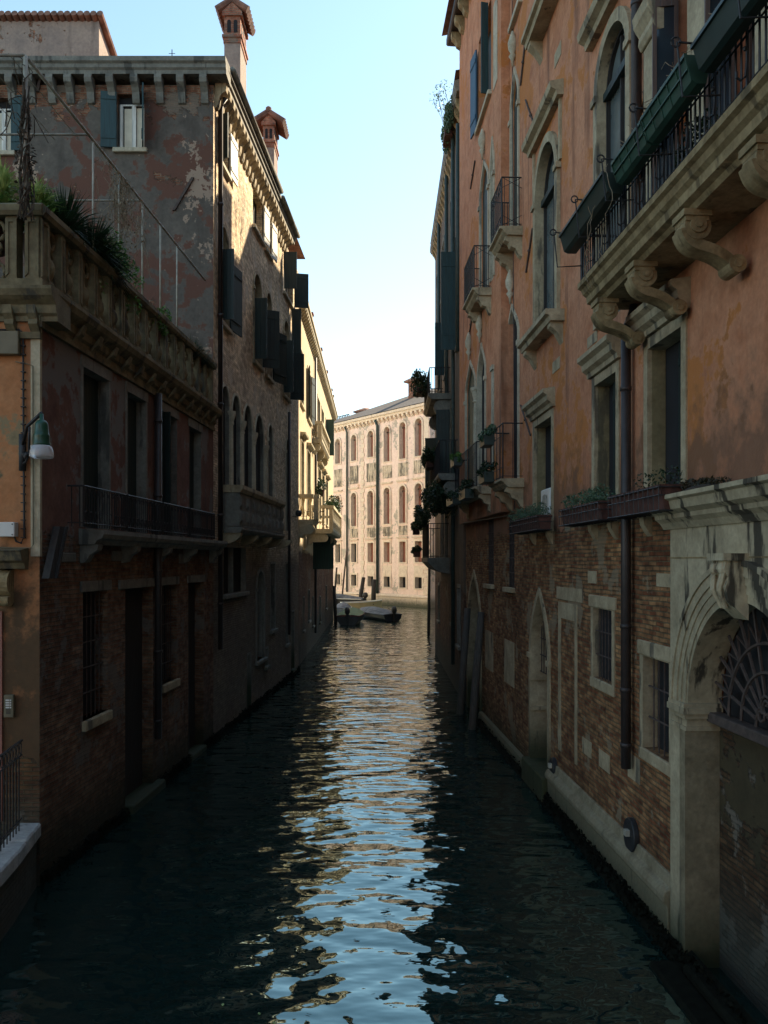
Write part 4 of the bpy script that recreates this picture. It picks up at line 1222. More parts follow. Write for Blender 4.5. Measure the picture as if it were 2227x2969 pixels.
for a, b in ((878, 886), (934, 941)):
    o = X(a, b, 4.5, 5.3, depth=0.2, fill='void', tm='stone_cream', trim=0.06)
for a, b, z0 in ((893, 897, 1.4), (905, 908, 1.0), (926, 929, 0.8), (944, 947, 1.2), (878, 881, 1.2)):
    X(a, b, z0, z0 + 1.3, depth=0.2, fill='void', tm='stone_grey', trim=0.05)
H.wall(C, [(d0, -1), (d0, ZE), (d1, ZE), (d1, -1)], M['plaster_cream'])
cx = lambda u: C.P(u, 0).x
mb = MB(); block(mb, [(-13, 31.2), (cx(31.2) - 0.45, 31.2), (cx(58) - 0.45, 57.9), (-13, 57.9)], -1, ZE); mb.build('core', M['plaster_cream'], t3)
mb = MB(); block(mb, [(-13, 57.9), (cx(58) + 0.0, 57.9), (cx(58) + 0.0, 58.0), (-13, 58.0)], -1, ZE); mb.build('end_wall', M['plaster_cream'], t3)
mb = MB(); sweep(mb, C, d0, d1 + 0.2, [(-0.3, ZE), (0.25, ZE), (0.27, ZE + 0.1), (0.32, ZE + 0.13), (0.32, ZE + 0.25), (-0.3, ZE + 0.33)])
cor = mb.build('cornice', M['stone_cream'], t3)
k = 62
pb = None
for j in range(k):
    if pb is None:
        mb = MB(); sweep(mb, C, d0 + 0.2, d0 + 0.38, [(0, ZE), (0.24, ZE), (0.22, ZE - 0.1), (0.1, ZE - 0.2), (0.0, ZE - 0.3)]); pb = mb.build('bracket', M['stone_cream'], cor); bl = pb.location.copy()
    else:
        o = pb.copy(); COL.objects.link(o); o.parent = cor; o.location = bl + C.V(u=j * 0.435)
mb = MB(); mb.face([C.P(d0, ZE + 0.35, 0.3), C.P(d1, ZE + 0.35, 0.3), (-9, 55, ZE + 1.7), (-9, 33, ZE + 1.7)]); mb.face([C.P(d1, ZE + 0.35, 0.3), (-13, 58, ZE + 0.35), (-9, 55, ZE + 1.7)])
mb.face([(-9, 33, ZE + 1.7), (-9, 55, ZE + 1.7), (-14, 58, ZE + 0.4), (-14, 31, ZE + 0.4)]); r3 = mb.build('roof', M['tile'], t3, fix=False)
for Y in (32.5, 36, 42, 47, 52, 54):
    mb = MB(); x = cx(Y); mb.box((x - 0.1, Y, ZE + 0.35), (x + 0.22, Y + 0.35, ZE + 0.75)); mb.box((x - 0.14, Y - 0.04, ZE + 0.75), (x + 0.26, Y + 0.39, ZE + 0.83)); mb.build('chimney', M['redbrick'], r3)
mb = MB(); u = C.u_at(914, 0.08); mb.tube([C.P(u, 13.5, 0.1), C.P(u, 0.6, 0.1)], 0.06, 8); mb.build('drainpipe', M['pipe'], t3, smooth=True)
def stone_balcony(parent, W, u0, u1, z0, z1, w, m, nb=8):
    mb = MB(); sweep(mb, W, u0, u1, [(-0.02, z0 - 0.2), (w - 0.08, z0 - 0.2), (w, z0 - 0.1), (w, z0), (-0.02, z0)])
    bo = mb.build('balcony', M[m], parent)
    mb = MB(); wbox(mb, W, u0 - 0.02, u1 + 0.02, z1 - 0.13, z1, w - 0.18, w + 0.03); wbox(mb, W, u0 - 0.023, u0 + 0.15, z1 - 0.132, z1 + 0.002, -0.02, w - 0.18); wbox(mb, W, u1 - 0.15, u1 + 0.023, z1 - 0.132, z1 + 0.002, -0.02, w - 0.18)
    mb.build('handrail', M[m], bo)
    for u in (u0, u1 - 0.16):
        mb = MB(); wbox(mb, W, u, u + 0.16, z0, z1 - 0.13, w - 0.17, w - 0.01); mb.build('post', M[m], bo)
    pts = [(u0 + 0.16 + (u1 - u0 - 0.32) * (j + 0.5) / nb, w - 0.09) for j in range(nb)] + [(u0 + 0.08, (w - 0.2) * (j + 0.5) / 2) for j in range(2)]
    for u, ww in pts:
        mb = MB(); h = z1 - 0.13 - z0
        mb.lathe(W.P(u, z0, ww), [(0.055, 0), (0.055, h * 0.08), (0.03, h * 0.14), (0.065, h * 0.38), (0.03, h * 0.62), (0.035, h * 0.8), (0.055, h * 0.9), (0.055, h)], 8)
        mb.build('baluster', M[m], bo)
    for k_ in range(3):
        u = u0 + 0.1 + (u1 - u0 - 0.4) * k_ / 2
        mb = MB(); sweep(mb, W, u, u + 0.2, [(w_, z0 - 0.2 + z_) for w_, z_ in scroll_profile(w * 0.8, 0.5)]); mb.build('bracket', M[m], bo)
    return bo
stone_balcony(t3, C, C.u_at(884, 0.2), C.u_at(912, 0.6), 5.55, 6.5, 0.75, 'stone_cream', 6)
stone_balcony(t3, C, C.u_at(925, 0.5), C.u_at(962, 0.6), 5.35, 6.35, 1.1, 'stone_cream', 14)
stone_balcony(t3, C, C.u_at(918, 0.2), C.u_at(948, 0.3), 9.6, 10.4, 0.45, 'stone_cream', 10)
mb = MB(); u = C.u_at(917, 0.2)
for (uu, ang) in ((C.u_at(905), 88), (C.u_at(918), 80)):
    mb = MB(); leafpanel(mb, C, uu, 3.6, 5.1, 0.8, ang); mb.build('shutter', M['green'], t3)
def wallplant(name, label, W, px, z, r, w, seed, mat='leaf_dark', cat='plant', group=None, size=0.04, clumps=9, per=80):
    c = W.P(W.u_at(px, w), z, w); t = thing(name, label, cat, c, 0, group)
    rg = random.Random(seed); mb = MB(); bush(mb, c + Vector((0, 0, r[2] * 0.3)), r, rg, clumps, per, size); mb.build('foliage', M[mat], t, fix=False)
    s_ = MB(); s_.lathe(c + Vector((0, 0, -0.3)), [(0.1, 0), (0.15, 0.25), (0.16, 0.3)], 10); s_.build('pot', M['terracotta'], t)
    return t
wallplant('balcony_shrub', 'green shrub spilling over the far cream balcony near the canal end', C, 966, 6.5, (0.3, 1.6, 0.35), 0.9, 31, size=0.055, clumps=14)
wallplant('potted_climber', 'leafy climber beside the dark shutter above the cream balcony', C, 932, 7.2, (0.2, 0.5, 0.4), 0.45, 32, 'leaf_dark', size=0.05)
mb = MB(); q = C.P(C.u_at(888), 6.05, 0.0)
mb.tube([q, q + C.V(w=0.75)], 0.02, 6); mb.tube([q + Vector((0, 0, -0.45)), q + C.V(w=0.6)], 0.015, 6); mb.tube([q + C.V(w=0.75) + Vector((0, 0.07 * cos(a * pi / 6), 0.07 * sin(a * pi / 6))) for a in range(13)], 0.012, 5)
tag(mb.build('pulley_bracket', M['iron']), 'dark iron arm with a ring below the first cream balcony', 'bracket')
# ============================================================ 4. pink palace, right
R = long_wall(3.45, -0.05, -1)
RG = long_wall(3.45 - 0.18, -0.05, -1)          # the wing stands 18 cm forward
uR = lambda px, w=0: R.u_at(px, w)
uG = lambda px, w=0: RG.u_at(px, w)
t4 = thing('pink_palace', 'salmon pink palace on the right with stone arched windows, brick base and carved balcony', 'palace', (5, 12, 0))
H = House(t4)
HG = House(t4)
ZR = 18.5
def Y_(Wl, a, b, z0, z1, **k):           # a = left (far) column, b = right (near) column
    Hh = HG if Wl is RG else H
    return window(Hh, Wl, Wl.u_at(b), Wl.u_at(a), z0, z1, **k)
# --- wing, upper floors
o = Y_(RG, 1388, 1424, 14.28, 16.35, depth=0.2, fill='greendark', tm='stone_clean')
shutters(o, RG, [(uG(1388), 14.3, 16.2, 0.5, 6, 1)], 'blue')
shutters(o, RG, [(uG(1421), 14.3, 16.3, 0.16, 80, -1)], 'greenblue')
mb = MB(); wbox(mb, RG, 17.75, 18.2, 14.1, 15.9, -0.02, 0.012); mb.build('blind_panel', M['stone_clean'], o)
def ogee(Wl, a, b, z0, zs, z1, fill='greendark', fin=True, **k):
    o = Y_(Wl, a, b, z0, z1, kind='ogee', zs=zs, depth=0.06 if fill != 'void' else 0.1, fill=fill, trim=0.09, tm='stone_clean', sill=False, n=14, **k)
    if fin:
        uc = (Wl.u_at(a) + Wl.u_at(b)) / 2
        mb = MB(); mb.lathe(Wl.P(uc, z1 + 0.08, 0.05), [(0.02, 0), (0.03, 0.12), (0.08, 0.2), (0.04, 0.26), (0.09, 0.34), (0.1, 0.46), (0.05, 0.62), (0.02, 0.7)], 10); mb.build('finial', M['stone_clean'], o, smooth=True)
    return o
ogee(RG, 1394, 1417, 10.1, 12.3, 13.1)
ogee(RG, 1425, 1433, 10.1, 12.3, 13.1, fill='void', fin=False)
ogee(R, 1484, 1504, 10.5, 12.9, 13.75)
o = Y_(R, 1487, 1513, 14.76, 16.9, depth=0.2, fill='glass', tm='stone_clean')

def iron_balcony(Wl, u0, u1, z, zt, w, name='balcony', planters=False, cross=True, corb=2, st='stone', step_=0.09):
    mb = MB(); sweep(mb, Wl, u0, u1, [(-0.02, z - 0.16), (w - 0.12, z - 0.16), (w - 0.05, z - 0.1), (w - 0.03, z - 0.06), (w + 0.03, z - 0.04), (w + 0.03, z), (-0.02, z + 0.01)])
    bo = mb.build(name, M[st], t4)
    for k in range(corb):
        u = u0 + 0.06 + (u1 - u0 - 0.3) * k / max(1, corb - 1)
        mb = MB(); sweep(mb, Wl, u, u + 0.18, [(w_, z - 0.16 + z_) for w_, z_ in [(0, 0), (w - 0.1, 0), (w - 0.08, -0.08), (w - 0.16, -0.12), (w - 0.2, -0.2), (w - 0.3, -0.24), (0.05, -0.36), (0, -0.4)]]); mb.build('bracket', M[st], bo)
    mb = MB(); railing(mb, Wl, u0 + 0.03, u1 - 0.03, z, zt, w - 0.02, step_, 0.007, ends=0.02, rt=0.013, mid=[zt - 0.22, z + 0.22])
    if cross:
        k = max(1, int((u1 - u0) / 0.3))
        for j in range(k):
            a = u0 + 0.03 + (u1 - u0 - 0.06) * j / k; b = u0 + 0.03 + (u1 - u0 - 0.06) * (j + 1) / k
            for zz in (zt, z + 0.22):
                mb.tube([Wl.P(a, zz, w - 0.02), Wl.P(b, zz - 0.2, w - 0.02)], 0.006, 4); mb.tube([Wl.P(b, zz, w - 0.02), Wl.P(a, zz - 0.2, w - 0.02)], 0.006, 4)
        for uu in (u0 + 0.03,):
            for zz in (zt, z + 0.22):
                mb.tube([Wl.P(uu, zz, 0.02), Wl.P(uu, zz - 0.2, w - 0.02)], 0.006, 4); mb.tube([Wl.P(uu, zz - 0.2, 0.02), Wl.P(uu, zz, w - 0.02)], 0.006, 4)
    mb.build('railing', M['iron'], bo)
    return bo
iron_balcony(RG, 18.45, 19.95, 9.95, 10.87, 0.4)
iron_balcony(R, 16.1, 17.3, 10.36, 11.3, 0.42)
# --- second floor gothic windows
ogee(RG, 1352, 1379, 5.75, 8.15, 9.0, fill='green')
ogee(RG, 1387, 1408, 5.75, 8.15, 9.0, fill='void')
for px in (1383.5,):
    mb = MB(); mb.lathe(RG.P(uG(px), 5.75, 0.03), [(0.1, 0), (0.1, 0.08), (0.06, 0.12), (0.065, 1.6), (0.05, 2.05), (0.08, 2.08), (0.06, 2.12), (0.1, 2.3), (0.13, 2.36), (0.13, 2.42)], 12); mb.build('column', M['stone_clean'], t4)
mb = MB(); wbox(mb, RG, 18.15, 18.4, 5.8, 8.1, -0.01, 0.02); wbox(mb, RG, 18.12, 18.43, 8.1, 8.2, -0.01, 0.05); mb.build('blind_panel', M['stone_clean'], t4)
o = ogee(R, 1470, 1504, 5.6, 8.25, 9.1, fill='void')
mb = MB(); q = R.P(uR(1470) - 0.1, 5.6, -0.03); mb.lathe(q, [(0.13, 0), (0.13, 0.1), (0.1, 0.14), (0.1, 2.3), (0.12, 2.34), (0.1, 2.4), (0.13, 2.56), (0.15, 2.66), (0.15, 2.72)], 12); mb.build('column', M['stone_clean'], o)
iron_balcony(R, 16.0, 17.34, 5.55, 6.6, 0.42, cross=False, step_=0.3)
iron_balcony(RG, 18.5, 22.0, 5.62, 6.6, 0.34, cross=False, step_=0.15)
# --- big arched windows
def corbel_sill(o, Wl, u0, u1, z, w, st='stone'):
    mb = MB(); sweep(mb, Wl, u0, u1, [(-0.25, z - 0.18), (w - 0.08, z - 0.18), (w - 0.06, z - 0.1), (w, z - 0.08), (w, z), (-0.25, z + 0.005)]); s_ = mb.build('sill', M[st], o)
    for u in (u0 + 0.08, u1 - 0.28):
        mb = MB(); sweep(mb, Wl, u, u + 0.2, [(0, z - 0.18), (w - 0.1, z - 0.18), (w - 0.1, z - 0.25), (w - 0.2, z - 0.33), (0.05, z - 0.42), (0, z - 0.5)]); mb.build('bracket', M[st], s_)
o = Y_(R, 1560, 1618, 7.9, 10.95, kind='round', zs=10.25, depth=0.16, fill='glass_old', fm='oldwood', trim=0.15, tm='stone', sill=False, tw=0.06, mull=1, n=14)
corbel_sill(o, R, 13.1, 15.25, 7.9, 0.3)
mb = MB(); wbox(mb, R, 13.5, 14.9, 10.2, 10.3, -0.15, -0.05); mb.build('transom', M['greendark'], o)
mb = MB(); sweep(mb, R, 13.15, 15.25, [(0, 11.25), (0.1, 11.25), (0.12, 11.32), (0.2, 11.36), (0.22, 11.45), (0, 11.5)]); mb.build('hood', M['stone'], o)
for a, b in ((13.25, 13.33), (15.06, 15.14)):
    mb = MB(); wbox(mb, R, a, b, 10.3, 11.25, -0.01, 0.04); mb.build('pilaster_strip', M['stone'], o)
o = Y_(R, 1742, 1827, 7.1, 10.72, kind='round', zs=10.16, depth=0.13, fill='glass_old', fm='oldwood', trim=0.15, tm='stone', sill=False, tw=0.06, mull=1, n=14)
mb = MB(); wbox(mb, R, 10.15, 11.28, 10.1, 10.2, -0.12, -0.03); mb.build('transom', M['greendark'], o)
mb = MB(); sweep(mb, R, 9.78, 11.65, [(0, 11.0), (0.1, 11.0), (0.12, 11.07), (0.2, 11.11), (0.22, 11.2), (0, 11.25)]); mb.build('hood', M['stone'], o)
# upper floor window whose sill shows at the top of the picture
o = window(H, R, 12.75, 14.35, 13.1, 15.6, kind='round', zs=15.0, depth=0.3, fill='glass_old', fm='oldwood', trim=0.15, tm='stone', sill=False, tw=0.06)
corbel_sill(o, R, 12.3, 14.8, 13.1, 0.32)
o = window(H, R, 9.7, 11.3, 12.7, 15.2, kind='round', zs=14.6, depth=0.3, fill='glass_old', fm='oldwood', trim=0.15, tm='stone', sill=False)
# loggia behind the carved balcony
for i, (a, b) in enumerate(((8.25, 9.0), (6.95, 7.7), (5.7, 6.4), (4.5, 5.2))):
    o = window(H, R, a, b, 7.1, 10.6, kind='round', zs=10.2, depth=0.3, fill='glass', fm='brownwood', trim=0.0, tm='stone', sill=False, mull=1, bars=3, name='balcony_door', fw=0.06)
    q0 = R.P(b - 0.02, 7.15, -0.12); vv = R.V(u=0.05, w=0.26); nn = R.V(u=-0.035, w=0.006)
    mb = MB()
    for s0, s1, za, zb in ((0, 0.16, 7.15, 10.0), (0.84, 1, 7.15, 10.0), (0.16, 0.84, 7.15, 7.5), (0.16, 0.84, 9.88, 10.0), (0.16, 0.84, 8.6, 8.68)):
        pa = q0 + vv * s0; pa.z = za; pb_ = q0 + vv * s1; pb_.z = za; mb.prism([pa, pb_, pb_ + nn, pa + nn], (0, 0, zb - za))
    ca = mb.build('casement', M['brownwood'], o)
    mb = MB(); pa = q0 + vv * 0.1 + nn * 0.5; pb_ = q0 + vv * 0.9 + nn * 0.5; mb.face([pa, pb_, pb_ + Vector((0, 0, 2.8)), pa + Vector((0, 0, 2.8))]); mb.build('pane', M['glass'], ca, fix=False)
for a, b in ((9.03, 9.4), (7.72, 8.22), (6.42, 6.92), (5.22, 5.66)):
    mb = MB(); wbox(mb, R, a, b, 7.1, 9.65, -0.05, 0.1)
    sweep(mb, R, a - 0.04, b + 0.04, [(-0.05, 9.651), (0.12, 9.651), (0.15, 9.72), (0.14, 9.8), (0.2, 9.9), (0.22, 10.02), (-0.05, 10.02)])
    wbox(mb, R, a + 0.01, b - 0.01, 10.02, 10.9, -0.05, 0.09)
    mb.build('pilaster', M['stone'], t4, bevel=0.01)
# --- carved balcony
b0, b1 = 3.2, 9.9
mb = MB(); sweep(mb, R, b0, b1, [(-0.02, 6.93), (0.5, 6.93), (0.53, 6.97), (0.59, 6.99), (0.6, 7.06), (0.64, 7.09), (0.66, 7.14), (0.7, 7.16), (0.7, 7.22), (-0.02, 7.23)])
bal = mb.build('carved_balcony', M['stone_dirty'], t4)
for u in (9.58, 8.42, 7.2, 5.98, 4.76):
    mb = MB()
    pr = [(w_, 6.93 + z_) for w_, z_ in scroll_profile(0.62, 0.5)]
    S = []   # slender S shaped bracket
    Lc, Hc = 0.6, 0.5
    n_ = 22
    cen = []
    for k in range(n_ + 1):
        t = k / n_
        B0, B1, B2, B3 = (Lc - 0.035, 6.79), (Lc - 0.09, 6.56), (0.36, 6.72), (0.115, 6.46)
        cen.append(tuple((1 - t) ** 3 * B0[i_] + 3 * (1 - t) ** 2 * t * B1[i_] + 3 * (1 - t) * t * t * B2[i_] + t ** 3 * B3[i_] for i_ in (0, 1)))
    for k, (cw, cz) in enumerate(cen):
        dw, dz = (cen[min(k + 1, n_)][0] - cen[max(k - 1, 0)][0], cen[min(k + 1, n_)][1] - cen[max(k - 1, 0)][1])
        l = sqrt(dw * dw + dz * dz); th = 0.05 - 0.012 * k / n_
        S.append((cw - dz / l * th, cz + dw / l * th, cw + dz / l * th, cz - dw / l * th))
    for k in range(n_):
        a, b = S[k], S[k + 1]
        for uu0, uu1, e in ((u - 0.1, u + 0.1, 0), (u - 0.05, u + 0.05, 0.012)):
            mb.prism([R.P(uu0, a[1] + e, a[0]), R.P(uu0, b[1] + e, b[0]), R.P(uu0, b[3] - e, b[2]), R.P(uu0, a[3] - e, a[2])], R.V(u=uu1 - uu0), caps=True)
    def disc(cw, cz, r, ext):
        k = 16
        mb.prism([R.P(u - 0.1 - ext, cz + r * sin(2 * pi * j / k), cw + r * cos(2 * pi * j / k)) for j in range(k)], R.V(u=0.2 + 2 * ext))
    disc(Lc - 0.13, 6.80, 0.115, 0.005); disc(Lc - 0.13, 6.81, 0.07, 0.02); disc(Lc - 0.13, 6.81, 0.03, 0.03)
    disc(0.13, 6.49, 0.075, 0.015); disc(0.13, 6.49, 0.035, 0.03)
    wbox(mb, R, u - 0.13, u + 0.13, 6.88, 6.935, 0.36, 0.6)
    wbox(mb, R, u - 0.115, u + 0.115, 6.84, 6.88, 0.38, 0.58)
    mb.build('bracket', M['stone_dirty'], bal)
mb = MB()
railing(mb, R, b0, b1 - 0.03, 7.22, 7.78, 0.66, 0.085, 0.009, ends=0.02, rt=0.016)
mb.tube([R.P(b0, 7.62, 0.66), R.P(b1, 7.62, 0.66)], 0.008)
mb.build('railing', M['iron'], bal)
k = 13
for j in range(k):            # curled bars
    u = b0 + 0.12 + j * (b1 - b0 - 0.2) / k
    mb = MB(); zc = 7.36 + 0.02 * (j % 3)
    mb.tube([R.P(u, 7.42, 0.68), R.P(u, 7.31, 0.69), R.P(u, 7.28, 0.72), R.P(u, 7.30, 0.75), R.P(u, 7.34, 0.75)], 0.009, 5); mb.tube([R.P(u, 7.22, 0.675), R.P(u, 7.78, 0.675)], 0.012, 5)
    mb.ball(R.P(u, 7.5, 0.69), 0.018, 0.018, 0.018, 6, 4)
    mb.build('scroll_bar', M['iron'], bal)
hk = 7
for j in range(hk):
    u = b1 - 0.05 - j * 0.9
    mb = MB(); mb.tube([R.P(u, 7.78, 0.66), R.P(u, 7.8, 0.98)], 0.008, 5); mb.tube([R.P(u, 7.8 + 0.035 * sin(a * pi / 5), 1.0 + 0.035 * cos(a * pi / 5)) for a in range(11)], 0.008, 5)
    mb.tube([R.P(u, 7.42, 0.67), R.P(u, 7.40, 0.95), R.P(u, 7.8, 0.99)], 0.008, 5)
    mb.build('planter_hook', M['iron'], bal)
# planter boxes hung on the balcony
def trough(u0, u1, zt, zb, w0, w1, label, mat, ribs, group):
    t = thing('planter_box', label, 'planter box', R.P((u0 + u1) / 2, zb, w0), 0, group)
    mb = MB()
    mb.prism([R.P(u0, zt, w0), R.P(u0, zt, w1), R.P(u0, zb + 0.02, w1 - 0.05), R.P(u0, zb, w1 - 0.09), R.P(u0, zb, w0 + 0.04)], R.V(u=u1 - u0))
    wbox(mb, R, u0 - 0.006, u1 + 0.006, zt - 0.02, zt + 0.008, w1 - 0.012, w1 + 0.012)
    if ribs:
        k = int((u1 - u0) / 0.16)
        for j in range(k + 1):
            u = u0 + (u1 - u0) * j / k
            mb.prism([R.P(u - 0.006, zt - 0.02, w1 - 0.01), R.P(u - 0.006, zt - 0.02, w1 + 0.006), R.P(u - 0.006, zb + 0.02, w1 - 0.044), R.P(u - 0.006, zb + 0.02, w1 - 0.06)], R.V(u=0.012))
        wbox(mb, R, u0, u1, (zt + zb) / 2 - 0.006, (zt + zb) / 2 + 0.006, w1 - 0.05, w1 - 0.012)
    mb.build('trough', M[mat], t)
    mb = MB(); wbox(mb, R, u0 + 0.02, u1 - 0.02, zt - 0.03, zt - 0.015 + 0.012, w0 + 0.02, w1 - 0.02); mb.build('soil', M['soil'], t)
    mb = MB(); rg = random.Random(int(u0 * 100))
    for _ in range(26):
        p = R.P(rg.uniform(u0 + 0.05, u1 - 0.05), zt, rg.uniform(w0 + 0.05, w1 - 0.04)); P_ = [p]
        for q in range(4): p = p + Vector((rg.gauss(0, 0.03), rg.gauss(0, 0.03), rg.uniform(-0.01, 0.05))); P_.append(p)
        mb.tube(P_, 0.003, 3)
    mb.build('dry_stems', M['dry'], t, fix=False)
G5 = 'planter boxes hung on the carved balcony rail'
trough(8.15, 9.75, 7.72, 7.52, 0.72, 0.95, 'black-green trough at the far lower end of the balcony rail', 'planter', False, G5)
trough(7.25, 8.02, 7.74, 7.54, 0.70, 0.90, 'ribbed mid-green trough next to the dark trough at the far end of the balcony rail', 'planter2', True, G5)
trough(6.3, 7.2, 7.74, 7.53, 0.71, 0.91, 'ribbed mid-green trough in the middle of the balcony rail, above the second scroll bracket', 'planter2', True, G5)
trough(5.1, 6.2, 7.74, 7.55, 0.70, 0.90, 'long black-green trough on the near upper part of the balcony rail', 'planter', False, G5)
trough(3.9, 5.0, 7.74, 7.55, 0.70, 0.92, 'black-green trough on the balcony rail nearest the top right corner', 'planter', False, G5)
mb = MB(); rg = random.Random(5)
for k in range(3):
    p = R.P(8.15 + 0.3 * k, 7.8, 0.9); P_ = [p]
    for q in range(14): p = p + Vector((rg.gauss(-0.01, 0.025), rg.gauss(0, 0.03), -0.07)); P_.append(p)
    mb.tube(P_, 0.004, 4)
tag(mb.build('trailing_wire', M['dry']), 'pale dry tendrils trailing from the dark planter down the balcony bars', 'dry stem')
t = thing('balcony_plant', 'small leafy plant inside the balcony railing on the floor slab', 'plant', R.P(7.0, 7.23, 0.45))
mb = MB(); bush(mb, R.P(7.0, 7.42, 0.45), (0.15, 0.35, 0.17), rg, 9, 60, 0.03); mb.build('foliage', M['leaf_dark'], t, fix=False)
mb = MB(); mb.lathe(R.P(7.0, 7.23, 0.45), [(0.07, 0), (0.1, 0.14), (0.11, 0.15)], 10); mb.build('pot', M['terracotta'], t)

# --- middle floor windows
def midwin(ua, ub, fill, shutter):
    o = window(H, R, ua, ub, 4.65, 6.37, depth=0.2, fill=fill, trim=0.12, tm='stone', sill=False, tw=0.02)
    mb = MB(); sweep(mb, R, ua - 0.2, ub + 0.2, [(0, 6.5), (0.06, 6.5), (0.07, 6.56), (0.13, 6.6), (0.14, 6.68), (0.2, 6.72), (0.2, 6.78), (0, 6.81)]); mb.build('hood', M['stone'], o)
    mb = MB(); wbox(mb, R, ub - 0.012, ub - 0.004, 4.66, 6.36, -0.185, -0.03); mb.build('jamb', M['ochre'], o)
    return o
M['ochre'] = stonemat('ochre_render', (0.17, 0.14, 0.075), (0.27, 0.23, 0.13), amt=0.6, thr=0.56)
for a, b, f in ((13.87, 15.1, 'void'), (10.6, 11.5, 'void'), (8.56, 9.5, 'void')):
    o = midwin(a, b, f, None)
    if a < 13:
        mb = MB(); leafpanel(mb, R, a + 0.02, 4.67, 6.33, 0.5, -2 + (6 if a > 10 else 0), th=0.03, w=-0.18); mb.build('shutter', M['greendark'], o)
    if a == 8.56:
        mb = MB(); rg = random.Random(2)
        for _ in range(34):
            u = rg.uniform(a + 0.1, a + 0.3); z = 4.68 + abs(rg.gauss(0, 0.13)); wbox(mb, R, u, u + rg.uniform(0.006, 0.018), z, z + rg.uniform(0.02, 0.1), -0.152, -0.147 + rg.uniform(0, 0.002))
        mb.build('paint_peel', M['peel'], o) if 'peel' in M else mb.build('paint_peel', M['whitepaint'], o)
    mb = MB(); sweep(mb, R, a - 0.1, b + 0.1, [(-0.28, 4.48), (0.1, 4.48), (0.12, 4.56), (0.15, 4.6), (0.15, 4.65), (-0.28, 4.655)]); s_ = mb.build('sill', M['stone'], o)
    for u in (a - 0.05, b - 0.1):
        mb = MB(); sweep(mb, R, u, u + 0.14, [(0, 4.48), (0.1, 4.48), (0.09, 4.4), (0.03, 4.3), (0, 4.27)]); mb.build('bracket', M['stone'], s_)
# white stone plates set into the plaster
for a, b, y0, y1 in ((1609, 1628, 160, 200), (1603, 1624, 1052, 1085), (1704, 1733, 982, 1012), (1706, 1731, 1655, 1690), (1905, 1950, 1662, 1700), (1615, 1690, 1700, 1735), (1690, 1716, 2135, 2180), (1738, 1769, 2170, 2220), (1822, 1857, 2180, 2250)):
    u1 = uR(a); u0 = uR(b); z1 = R.zat(u1, y0); z0 = R.zat(u1, y1)
    mb = MB(); wbox(mb, R, u0, u1, z0, z1, -0.03, 0.008); mb.build('set_stone', M['stone'], t4)
# iron tie rods
def rod(Wl, p0, y0, p1, y1, r=0.018):
    u0, z0 = Wl.at(p0, y0, 0.02); u1, z1 = Wl.at(p1, y1, 0.02)
    mb = MB(); a = Wl.P(u0, z0, 0.02); b = Wl.P(u1, z1, 0.02)
    mb.tube([a, b], r, 6); mb.ball((a + b) / 2, 0.035, 0.035, 0.035, 8, 4); mb.build('tie_rod', M['rust'], t4)
for Wl, *q in ((R, 1524, 110, 1509, 248), (R, 1524, 290, 1555, 382), (RG, 1377, 466, 1364, 548), (R, 1544, 662, 1525, 790), (R, 1510, 1175, 1538, 1262), (RG, 1371, 906, 1359, 976), (R, 1880, 205, 1863, 327)):
    rod(Wl, *q)
# drainpipes
mb = MB(); mb.tube([R.P(9.62, 18, 0.1), R.P(9.62, 7.0, 0.1), R.P(9.98, 6.7, 0.1)], 0.06, 12); 
mb.tube([R.P(9.98, 6.7, 0.1), R.P(9.98, 1.55, 0.1)], 0.06, 12)
for z in (13, 10.3, 8.6, 6.0, 4.5, 3.2, 2.45, 1.8): mb.tube([R.P(9.62 if z > 7 else 9.98, z, 0.1), R.P(9.62 if z > 7 else 9.98, z + 0.05, 0.1)], 0.068, 12)
mb.build('drainpipe', M['pipe'], t4, smooth=True)
mb = MB(); mb.tube([R.P(17.0, 16, 0.03), R.P(16.75, 5.0, 0.03)], 0.008, 4); mb.tube([R.P(16.4, 4.9, 0.03), R.P(22.5, 5.0, 0.2)], 0.012, 5); mb.build('cable', M['iron'], t4)
# --- ground floor, brick
def barred(ua, ub, z0, z1, depth=0.1):
    o = window(H, R, ua, ub, z0, z1, depth=depth, fill='void', tm='stone', trim=0.1, sill=False, tw=0.015, iron=True)
    mb = MB(); wbox(mb, R, ua - 0.16, ub + 0.16, z1 + 0.005, z1 + 0.17, -0.02, 0.03); mb.build('lintel', M['stone'], o, bevel=0.012)
    mb = MB(); wbox(mb, R, ua - 0.1, ub + 0.1, z0 - 0.14, z0 - 0.002, -depth + 0.01, 0.03); mb.build('sill', M['stone'], o, bevel=0.012)
barred(10.77, 11.58, 2.41, 3.36)
barred(8.88, 9.66, 1.87, 2.92, 0.17)
o = window(H, R, 14.1, 15.35, -0.4, 3.4, kind='gothic', zs=2.3, depth=0.34, fill='oldwood', trim=0.14, tm='stone', tw=0.03, sill=False, name='water_door', n=12)
mb = MB()
sweep(mb, R, 15.3, 15.36, [(0.05, 1.84), (-0.32, 1.84), (-0.32, 1.96), (0.05, 1.96)]); wbox(mb, R, 15.28, 15.345, 1.3, 1.36, -0.32, 0.04); mb.build('impost', M['stone'], o)
mb = MB(); wbox(mb, R, 13.9, 15.5, -0.4, 0.42, -0.33, 0.16); mb.build('step', M['stone_dirty'], o, bevel=0.02)
i = MB()
for k in range(7): i.tube([R.P(14.2 + k * 0.17, 2.0, -0.15), R.P(14.2 + k * 0.17, 3.2, -0.15)], 0.01, 5)
for z in (2.0, 2.3, 2.6, 2.9): i.tube([R.P(14.12, z, -0.15), R.P(15.33, z, -0.15)], 0.01, 5)
i.build('grille', M['rust'], o)
